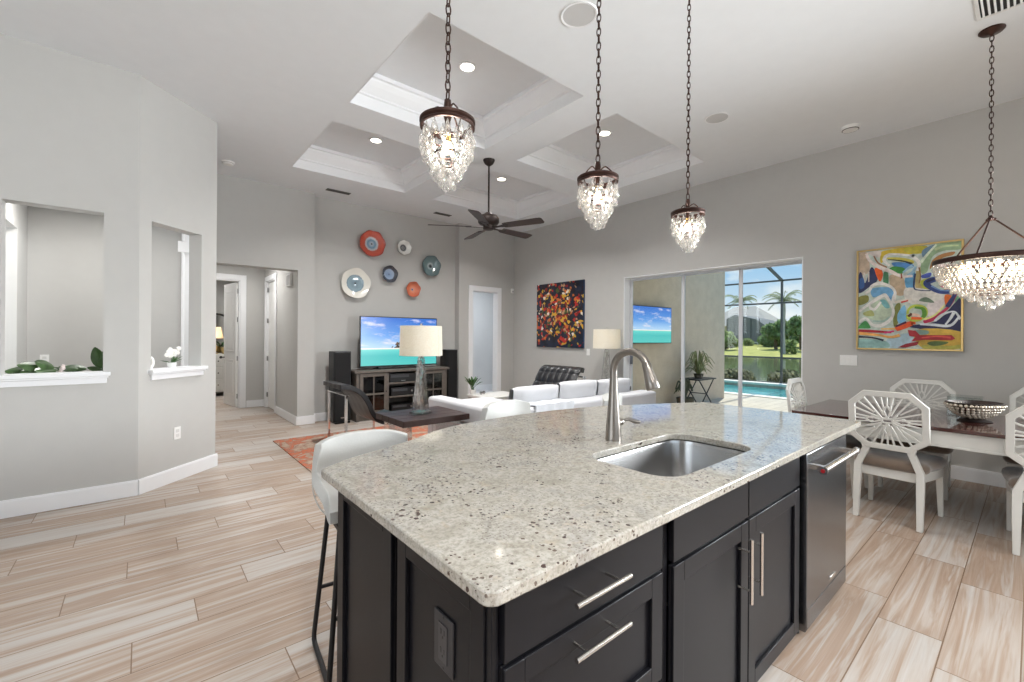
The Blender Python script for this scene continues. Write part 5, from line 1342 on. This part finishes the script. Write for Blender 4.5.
# ---- foyer: console, plants, orchid, ring ornament
t = thing('foyer_console', 'narrow white console behind the left pass through, under the leafy plants', 'table', (-.55, 5.38, 0))
MB().box(-.95, 5.22, .90, -.12, 5.56, .935).build('top', lacquer, t, bevel=.004)
for x in (-.90, -.17):
    for y in (5.26, 5.52): MB().taper((x, y, .90), (x, y, 0), .05, .035).build('leg', lacquer, t)
def big_leaf(t, base, tip, w_, droop=.1, lm=leaf2_m, up=(0, 0, 1)):
    base, tip = Vector(base), Vector(tip); d = tip-base; sd = d.cross(Vector(up)).normalized(); nn = sd.cross(d).normalized(); L_ = d.length
    m = MB(); m.tube(catmull([base - d*.25, base, base + d*.3], 4), .004, 6)
    def lf(u, v):
        ww = w_*(sin(pi*min(1, .04+u*.95))**.65)*(1-.25*u)
        return base + d*u + sd*(v-.5)*ww + nn*(-abs(v-.5)*ww*.35 + droop*L_*(u-u*u)*1.6)
    m.grid(lf, 14, 8, .0015); m.build('leaf', lm, t, smooth=70)
t = thing('leafy_plant', 'low sprawling green leaves lying along the ledge of the left pass through', 'plant', (-.55, 5.33, .935))
m = MB(); m.lathe([(.05, 0), (.07, .08), (.075, .11), (.065, .11), (.0001, .09)], 24, (-.53, 5.36, .935)); m.build('pot', white_pl, t)
for b_, tp_, w_ in (((-.57,5.30,1.10),(-.83,5.24,1.10),.13), ((-.57,5.29,1.12),(-.76,5.22,1.15),.13), ((-.56,5.28,1.12),(-.66,5.20,1.175),.11), ((-.50,5.30,1.12),(-.36,5.25,1.10),.085), ((-.55,5.27,1.10),(-.66,5.19,1.10),.11), ((-.51,5.30,1.11),(-.41,5.22,1.10),.07), ((-.58,5.31,1.09),(-.74,5.20,1.09),.12)): big_leaf(t, b_, tp_, w_, up=(0, -.8, .6))
m = MB(); m.tube(catmull([(-.53,5.30,1.06),(-.515,5.26,1.10),(-.50,5.25,1.14)], 4), [.012]*9, 8); m.ball((-.505, 5.25, 1.115), .016, 10, 8, (1, 1, 1.3)); m.build('bud', mat('pale_pink', (228,212,208), .5), t)
t = thing('rubber_plant', 'upright dark green leaf plant at the right end of the left pass through', 'plant', (-.27, 5.36, .935))
m = MB(); m.lathe([(.045, 0), (.06, .08), (.065, .10), (.055, .10), (.0001, .08)], 24, (-.25, 5.38, .935)); m.build('pot', white_pl, t)
for b_, tp_, w_ in (((-.27,5.34,1.10),(-.315,5.30,1.285),.11), ((-.25,5.34,1.10),(-.22,5.27,1.30),.10), ((-.27,5.33,1.08),(-.36,5.27,1.11),.05), ((-.25,5.35,1.09),(-.26,5.30,1.20),.10)): big_leaf(t, b_, tp_, w_, .06, up=(.3, -1, .1))
LU = Vector((-.02, YA, 0))
t = thing('orchid', 'small pot of white orchids on the ledge of the angled wall', 'plant', (.27, 5.33, 1.083))
oc_ = LU + AU*.40 + AN*.07; ox, oy = oc_.x, oc_.y
m = MB(); m.lathe([(.028, 0), (.036, .03), (.038, .05), (.033, .05), (.0001, .04)], 20, (ox, oy, 1.083)); m.build('pot', white_pl, t)
rnd = random.Random(4)
for k in range(9):
    a = rnd.uniform(0, 2*pi); p = Vector((ox+cos(a)*.09, oy+sin(a)*.09, 1.083+rnd.uniform(.05, .12))); big_leaf(t, (ox, oy, 1.125), p, .03, .2, leaf_m)
petal = mat('orchid_white', (246,244,240), .5, var=.02)
for k in range(17):
    a = rnd.uniform(0, 2*pi); r_ = rnd.uniform(.01, .085); c_ = Vector((ox+AU.x*r_*cos(a)*1.2, oy+AU.y*r_*cos(a)*1.2-.02*rnd.random(), 1.083+rnd.uniform(.11, .185)))
    m = MB()
    for j in range(5):
        th = 2*pi*j/5+k; d = (AU*cos(th) + Vector((0, 0, 1))*sin(th))
        m.M = Matrix.Translation(c_ + d*.010) @ Matrix.Rotation(th, 4, -AN)
        m.M = None; m.ball(tuple(c_+d*.011), .0115, 8, 6, (1, .7, 1))
    m.ball(tuple(c_-AN*.008), .005, 6, 5); m.build('flower', petal, t, smooth=80)
t = thing('ring_ornament', 'small white ring shaped ornament at the left end of the angled ledge', 'ornament', (.12, 5.2, 1.083))
p = LU + AU*.165 + AN*.06
m = MB(); m.tube([tuple(p + AU*.030*cos(2*pi*j/24) + Vector((0, 0, 1.145+.045*sin(2*pi*j/24)))) for j in range(24)], .012, 10, True); m.build('ring', petal, t, smooth=80)
m = MB(); m.cyl((p.x, p.y, 1.083), (p.x, p.y, 1.100), .026, .016, 16); m.build('foot', petal, t)

# ---- bedroom: dresser, mirror, lamp, bowl
t = thing('dresser', 'white dresser glimpsed through the bedroom doorway', 'dresser', (1.1, 12.2, 0))
MB().box(.45, 11.95, .10, 1.64, 12.45, .96).build('body', lacquer, t, bevel=.006)
for z0, z1 in ((.14, .39), (.41, .66), (.68, .93)):
    for xa, xb in ((.48, 1.03), (1.06, 1.61)):
        d = MB().box(xa, 11.935, z0, xb, 11.952, z1).build('drawer', lacquer, t, bevel=.004)
        m = MB(); m.ball(((xa+xb)/2, 11.922, (z0+z1)/2), .014, 10, 8); m.build('knob', bronze2, d)
for x in (.5, 1.58):
    for y in (12.0, 12.4): MB().taper((x, y, .10), (x, y, 0), .06, .045).build('foot', black_iron, t)
t = thing('arched_mirror', 'arched black framed floor mirror behind the bedroom dresser', 'mirror', (1.35, 12.6, 0))
arch = [(.95, .02)] + [(.95, 1.50)] + [(1.35-.40*cos(a), 1.50+.42*sin(a)) for a in [pi*i/16 for i in range(17)]] + [(1.75, .02)]
inn = [(1.35+(x-1.35)*.88, .06 if z < .1 else 1.0+(z-1.0)*.955) for x, z in arch]
m = MB(); n = len(arch); vs = [(x, 12.52, z) for x, z in arch] + [(x, 12.52, z) for x, z in inn] + [(x, 12.56, z) for x, z in arch] + [(x, 12.56, z) for x, z in inn]; fs = []
for i in range(n):
    j = (i+1) % n; fs += [(i, j, n+j, n+i), (2*n+i, 3*n+i, 3*n+j, 2*n+j), (i, 2*n+i, 2*n+j, j), (n+i, n+j, 3*n+j, 3*n+i)]
m.add(vs, fs); m.build('frame', black_p, t)
m = MB(); m.prism(inn, lambda u, v, d: (u, d, v), 12.53, 12.55); m.build('mirror_glass', mat('mirror_silver', (225,225,225), .03, 1, var=.0), t, smooth=0)
t = thing('bedside_lamp', 'glowing orange shaded lamp on the bedroom dresser', 'lamp', (1.42, 12.2, .96))
m = MB(); m.lathe([(.07, 0), (.075, .012), (.02, .03), (.045, .10), (.05, .16), (.02, .24), (.012, .30), (.012, .42)], 24, (1.30, 12.27, .96)); m.build('base', gold, t)
m = MB(); m.lathe([(.17, .36), (.171, .36), (.115, .62), (.114, .62)], 32, (1.30, 12.27, .96)); sh = m.build('lamp_shade', shade_m, t); so = sh.modifiers.new('solid', 'SOLIDIFY'); so.thickness = .002
light('bedside_glow', 'POINT', (1.30, 12.27, 1.46), 22, (1, .62, .28), .05, parent=t)
t = thing('gilded_planter', 'gilded planter with small green leaves on the bedroom dresser', 'planter', (1.47, 12.05, .96))
m = MB(); m.lathe([(.07, 0), (.105, .06), (.115, .15), (.105, .155), (.0001, .13)], 24, (1.50, 12.06, .96)); m.build('bowl', gold, t)
for k in range(12):
    a = 2*pi*k/12; big_leaf(t, (1.50, 12.06, 1.10), (1.50+.12*cos(a), 12.06+.10*sin(a), 1.13+.06*(k % 3)), .05, .2, leaf_m)

# ================================================================ OUTDOORS
stucco = NT('stucco'); v = stucco.coord(); nz = stucco.noise(v, 5, 5, .7).outputs['Fac']; n2 = stucco.noise(stucco.mapping(v, (30, 30, 60)), 1, 3).outputs['Fac']
stucco.set(color=stucco.mix(stucco.ramp(n2, [(.4, (0,0,0)), (.7, (120,120,120))]), stucco.ramp(nz, [(.3, (206,188,166)), (.7, (222,204,182))]), (178,162,140)), rough=.9); stucco.bump(n2, .5, .01)
paver = NT('pavers'); v = paver.coord(); br = paver.node('ShaderNodeTexBrick', {'Vector': v, 'Color1': hexlin(204,194,178), 'Color2': hexlin(190,180,165), 'Mortar': hexlin(160,150,136), 'Scale': 1.0, 'Mortar Size': .006, 'Brick Width': .4, 'Row Height': .2}); paver.set(color=br.outputs['Color'], rough=.8)
PXa, PXb, PYa, PYb = 11.75, 14.5, -8.0, 7.0
m = MB(); m.box(XS2, -12, -.15, PXa, 12, -.02); m.box(PXb, -12, -.15, 15.7, 12, -.02); m.box(PXa, PYb, -.15, PXb, 12, -.02); m.box(PXa, -12, -.15, PXb, PYa, -.02)
S(m, 'pool_deck', paver.mat, 'pale paver deck around the pool', smooth=0)
m = MB(); m.box(PXb-.05, PYa, -.019, PXb+.28, PYb+.3, .05); m.box(PXa-.28, PYa, -.019, PXa+.03, PYb, .0)
S(m, 'pool_coping', mat('coping', (226,222,210), .7), 'pale coping along the pool', bevel=.01)
water = NT('pool_water'); v = water.coord(); n1 = water.noise(v, 5, 3, .5, 1).outputs['Fac']
water.set(color=water.ramp(n1, [(.35, (40,128,132)), (.6, (80,176,172)), (.75, (140,210,202))]), rough=.06); water.bump(n1, .25, .04)
S(MB().box(PXa, PYa, -.6, PXb, PYb, -.09), 'pool_water', water.mat, 'turquoise water of the swimming pool', smooth=0)
m = MB(); m.box(XS2, 4.75, -.15, 10.62, 4.97, 3.12); S(m, 'wall_lanai', stucco.mat, 'tan stucco wall of the covered patio', smooth=0)
S(MB().box(XS2, -8, 3.12, 8.1, 4.97, 3.3), 'ceiling_lanai', ceil_p, 'white ceiling of the covered patio, cut short to let sky light in', smooth=0)  # unseen roof, kept short so sky light reaches the patio wall
m = MB(); m.box(XS2, 4.97, -.15, XS2+.3, 7.38, 3.3); m.box(XS2, -8, -.15, XS2+.01, -3.6, 3.3); S(m, 'wall_house', stucco.mat, 'tan stucco outside wall of the house', smooth=0)
t = thing('patio_television', 'wall mounted television with a beach scene on the stucco patio wall', 'television', (7.5, 4.72, 1.64))
M_ = Matrix.Translation((7.34, 4.64, 1.645)) @ Matrix.Rotation(R(-3), 4, 'Z')
m = MB(); m.M = M_; m.box(-.62, -.02, -.35, .62, .03, .35); m.build('bezel', black_p, t, bevel=.004)
m = MB(); m.M = M_; m.box(-.605, -.0225, -.335, .605, -.0195, .335); m.build('screen', beach_material('patio_screen', False, 1.0), t, smooth=0)
MB().box(7.22, 4.68, 1.5, 7.46, 4.75, 1.78).build('wall_mount', black_p, t)
# plant stand
t = thing('plant_stand', 'black folding metal plant stand against the patio wall', 'stand', (8.77, 4.45, -.02))
m = MB(); m.box(8.40, 4.25, .555, 9.14, 4.65, .58); m.build('shelf', black_iron, t, bevel=.003)
for y in (4.28, 4.62):
    for xa, xb in ((8.47, 9.08), (9.08, 8.47)):
        m = MB(); m.cyl((xa, y, -.02), (xb, y, .56), .012, n=8); m.build('leg', black_iron, t)
m = MB(); m.cyl((8.775, 4.28, .27), (8.775, 4.62, .27), .009, n=8); m.build('cross_bar', black_iron, t)
t = thing('spider_plant', 'spiky trailing plant on top of the black patio stand', 'plant', (8.78, 4.45, .58)); rnd = random.Random(11)
m = MB(); m.lathe([(.07, 0), (.09, .05), (.10, .09), (.085, .09), (.0001, .07)], 20, (8.78, 4.45, .58)); m.build('pot', mat('dark_pot', (70,66,52), .6), t)
fr_m = mat('frond_olive', (118,126,78), .6, var=.3)
for k in range(70):
    a = rnd.uniform(0, 2*pi); r_ = rnd.uniform(.15, .48); h_ = rnd.uniform(.08, .46)
    pts = catmull([(8.78, 4.45, .64), (8.78+.5*r_*cos(a), 4.45+.3*r_*sin(a), .68+h_), (8.78+r_*cos(a), 4.45+.55*r_*sin(a), .62+h_*.75)], 5)
    m = MB(); m.tube(pts, [.004+.004*sin(pi*i/(len(pts)-1)) for i in range(len(pts))], 4); m.build('leaf', fr_m, t)
t = thing('floor_plant', 'dark potted plant on the patio floor left of the black stand', 'plant', (8.1, 4.45, -.02)); rnd = random.Random(12)
m = MB(); m.lathe([(.12, 0), (.16, .14), (.17, .24), (.15, .24), (.0001, .2)], 20, (8.25, 4.45, -.02)); m.build('pot', mat('dark_pot', (70,66,52), .6), t)
for k in range(26):
    a = rnd.uniform(0, 2*pi); r_ = rnd.uniform(.1, .34); h_ = rnd.uniform(.1, .30)
    pts = catmull([(8.25, 4.45, .2), (8.25+.5*r_*cos(a), 4.45+.4*r_*sin(a), .3+h_), (8.25+r_*cos(a), 4.45+.6*r_*sin(a), .24+h_*.6)], 5)
    m = MB(); m.tube(pts, [.006+.010*sin(pi*i/(len(pts)-1)) for i in range(len(pts))], 4); m.build('leaf', mat('dark_fern', (66,74,52), .6, var=.3), t)

# pool cage
cage_m = mat('cage_bronze', (84,86,84), .5, .3)
CXg = 15.3
t = thing('pool_cage', 'dark aluminium frame of the screened pool enclosure', 'pool cage', (CXg, 2.8, -.02))
for k, y in enumerate((-4.1, .5, 5.08, 9.7)):
    MB().box(CXg-.05, y-.025, -.02, CXg+.03, y+.025, 3.25).build('post', cage_m, t)
    m = MB(); m.bar((CXg-.02, y, 3.22), (9.6, y, 4.75), .05, .09); m.build('roof_beam', cage_m, t)
for z in (.80, 2.52, 3.22): MB().box(CXg-.04, -8, z-.025, CXg+.02, 11.5, z+.025).build('rail', cage_m, t)
MB().box(CXg-.04, -8, -.02, CXg+.02, 11.5, .03).build('rail', cage_m, t)

def leaf_cloud(mb, c, r, n, size, rnd, squash=1.0):
    for _ in range(n):
        while True:
            p = Vector((rnd.uniform(-1, 1), rnd.uniform(-1, 1), rnd.uniform(-1, 1)))
            if .15 < p.length < 1: break
        p = p.normalized()*(p.length**.4); q = Vector((c[0]+p.x*r, c[1]+p.y*r, c[2]+p.z*r*squash))
        a = Vector((rnd.gauss(0, 1), rnd.gauss(0, 1), rnd.gauss(0, 1))).normalized(); b = a.orthogonal().normalized(); s_ = size*rnd.uniform(.6, 1.3)
        mb.add([q-a*s_-b*s_*.4, q+a*s_*.2-b*s_*.7, q+a*s_, q+b*s_*.7], [(0, 1, 2, 3)])
tree_m = mat('foliage', (122,146,84), .7, var=.45, scale=1.2); tree2_m = mat('foliage_light', (158,174,102), .7, var=.35, scale=1.0); hedge_m = mat('hedge_leaf', (122,122,84), .7, var=.45, scale=3)
rnd = random.Random(21)
for k in range(9):
    y = -3.6 + 1.5*k
    m = MB()
    for j in range(4): leaf_cloud(m, (16.35+rnd.uniform(-.15, .15), y+rnd.uniform(-.29, .29), -.02+rnd.uniform(-.05, .06)), .44, 330, .075, rnd, .75)
    t = thing('shrub', 'low clipped shrub in the row beyond the pool, in front of the lake', 'shrub', (16.35, y, -.35), 'shrub row beyond the pool')
    m.build('foliage', hedge_m, t, smooth=0)
    m = MB(); m.cyl((16.35, y, -.5), (16.35, y, 0), .03, n=8); m.build('stem', mat('bark', (96,80,62), .8), t)
grass = NT('grass_bank'); v = grass.coord(); grass.set(color=grass.ramp(grass.noise(v, .5, 5, .7).outputs['Fac'], [(.35, (150,152,78)), (.55, (178,176,100)), (.7, (126,138,66))]), rough=.95)
S(MB().box(15.7, -30, -.7, 18.6, 60, -.35), 'lawn_near', grass.mat, 'grass strip between pool cage and lake', smooth=0)
m = MB(); m.add([(64, -60, -1.02), (64, 120, -1.02), (92, 120, .35), (92, -60, .35), (220, 160, .5), (220, -60, .5)], [(0, 3, 2, 1), (3, 5, 4, 2)])
S(m, 'lawn_far', grass.mat, 'sunlit grass bank on the far side of the lake', smooth=0)
lake = NT('lake_water'); v = lake.coord(); lake.set(color=(112,122,92), rough=.07); lake.bump(lake.noise(v, 1.2, 3).outputs['Fac'], .05, .1)
S(MB().box(18.0, -60, -1.6, 66, 120, -1.0), 'lake', lake.mat, 'calm green lake behind the pool', smooth=0)
def P(px, X): return at_x(px, 337, X).y
# houses across the lake
roof_m = mat('roof_grey', (176,170,162), .8, var=.06); hw_m = mat('house_wall', (206,196,178), .8); screen_m = mat('screen_grey', (118,120,120), .8, var=.05)
def hip(mb, x0, y0, x1, y1, z0, z1, ins):
    mb.add([(x0, y0, z0), (x1, y0, z0), (x1, y1, z0), (x0, y1, z0), ((x0+x1)/2, y0+ins, z1), ((x0+x1)/2, y1-ins, z1)], [(0, 1, 4), (1, 2, 5, 4), (2, 3, 5), (3, 0, 4, 5), (0, 3, 2, 1)])
for X, pa, pb, ze, zt, lab in ((104, 772, 700, 4.2, 9.0, 'grey roofed house across the lake behind the screened enclosure'), (120, 830, 788, 3.6, 7.0, 'distant house half hidden by trees at the right of the patio view')):
    ya, yb = P(pa, X), P(pb, X); t = thing('house', lab, 'house', (X+5, (ya+yb)/2, .3), 'houses across the lake')
    MB().box(X, ya+.8, .3, X+12, yb-.8, ze).build('wall', hw_m, t)
    m = MB(); hip(m, X-.8, ya, X+12.8, yb, ze, zt, min(6, (yb-ya)*.35)); m.build('roof', roof_m, t, smooth=0)
    for k in range(4): yy = ya+1.5+(yb-ya-3)*k/3.5; MB().box(X-.05, yy, 1.3, X, yy+1.2, 2.8).build('window', mat('far_window', (70,80,88), .2), t)
X = 92; ya, yb = P(768, X), P(727, X)
t = thing('screen_enclosure', 'grey screened pool enclosure of the house across the lake', 'enclosure', (X+3, (ya+yb)/2, .3))
m = MB(); m.prism([(ya, .3), (ya, 3.6), (ya+2.2, 5.2), (yb-1.5, 6.2), (yb, 5.4), (yb, .3)], lambda u, v, d: (d, u, v), X, X+9); m.build('screens', screen_m, t, smooth=0)
for k in range(6):
    y = ya + (yb-ya)*k/5; MB().box(X-.12, y-.05, .3, X-.02, y+.05, 3.6 if k == 0 else 5.3).build('post', cage_m, t)
t = thing('garden_furniture', 'small white patio furniture on the far lake bank', 'furniture', (88, P(750, 88), .2))
y = P(752, 88); m = MB(); m.box(87.8, y-1.2, .6, 88.6, y+1.2, .75); m.build('table_top', white_pl, t)
for dy in (-1.6, 1.6):
    m = MB(); m.box(87.8, y+dy-.3, .5, 88.4, y+dy+.3, .62); m.box(88.3, y+dy-.3, .6, 88.4, y+dy+.3, 1.3); m.build('seat', white_pl, t)
for dy in (-1, 1): MB().box(88, y+dy-.05, .15, 88.1, y+dy+.05, .6).build('leg', white_pl, t)
bark = mat('bark', (96,80,62), .8)
def tree(px, X, zc, r, n, lab, lm, trunk=True, size=.35):
    y = P(px, X); rnd = random.Random(int(px*7+X)); t = thing('tree', lab, 'tree', (X, y, 0), 'trees across the lake'); m = MB()
    for _ in range(9): leaf_cloud(m, (X+rnd.uniform(-.6, .6)*r, y+rnd.uniform(-.65, .65)*r, zc+rnd.uniform(-1.0, .5)*r), r*.55, n//9, size, rnd, .85)
    m.build('crown', lm, t, smooth=0)
    m = MB(); m.tube([(X, y, -.3), (X, y+.1, zc*.5), (X, y, zc)], [.28, .22, .12], 8); m.build('trunk', bark, t)
tree(768, 86, 2.6, 1.9, 1500, 'bushy green tree across the lake left of the tall palm trunk', tree_m)
tree(776, 78, 3.3, 1.8, 1500, 'taller green tree just left of the cage post across the lake', tree_m)
tree(794, 84, 2.6, 1.9, 1500, 'broad green tree right of the tall palm trunk', tree_m)
tree(801.5, 76, 3.6, 1.8, 1500, 'tall tree at the right edge of the patio view', tree_m)
tree(727, 74, 1.5, 1.6, 1100, 'rounded light green tree next to the end of the stucco wall', tree2_m)
tree(789, 70, .6, 1.0, 700, 'yellow green bush low beside the palm trunk', tree2_m, size=.25)
tree(748, 86, .9, .8, 500, 'small light green bush in front of the screened enclosure', tree2_m, size=.25)
def palm(px, X, zc, L_, lab, seed):
    y = P(px, X); rnd = random.Random(seed); t = thing('palm_tree', lab, 'palm tree', (X, y, -.5), 'palms across the lake')
    m = MB(); m.tube([(X, y, -.6), (X, y+.05, zc*.4), (X, y-.05, zc*.8), (X, y, zc)], [.26, .21, .19, .15], 10); m.build('trunk', mat('palm_trunk', (190,182,168), .8, var=.12, scale=3), t)
    for k in range(18):
        a = 2*pi*k/18+rnd.uniform(-.15, .15); el = rnd.uniform(-.2, 1.3); l_ = L_*rnd.uniform(.85, 1.1)
        d = Vector((cos(a), sin(a), 0)); c0 = Vector((X, y, zc))
        pts = [c0 + d*l_*s_*(1-.12*s_) + Vector((0, 0, l_*(el*s_ - (.42+.40*el)*s_*s_))) for s_ in [i/10 for i in range(11)]]
        m = MB(); m.tube(pts, .025, 4); sd = d.cross(Vector((0, 0, 1)))
        for i in range(1, 11):
            for q in (0, .33, .66):
                p = pts[i-1].lerp(pts[i], q); ll = l_*.26*(1-.6*(i/10))
                for s_ in (-1, 1):
                    tp_ = p + sd*s_*ll*.8 + d*ll*.45 - Vector((0, 0, ll*.55)); w_ = d*.03
                    m.add([p-w_, p+w_, tp_], [(0, 1, 2)])
        m.build('frond', fr2, t, smooth=0)
fr2 = mat('palm_frond', (128,144,98), .6, var=.3)
palm(783.5, 64, 6.5, 2.7, 'tall palm across the lake beside the cage post', 3)
palm(740.5, 64, 6.7, 2.6, 'palm across the lake half hidden by the sliding door mullion', 4)
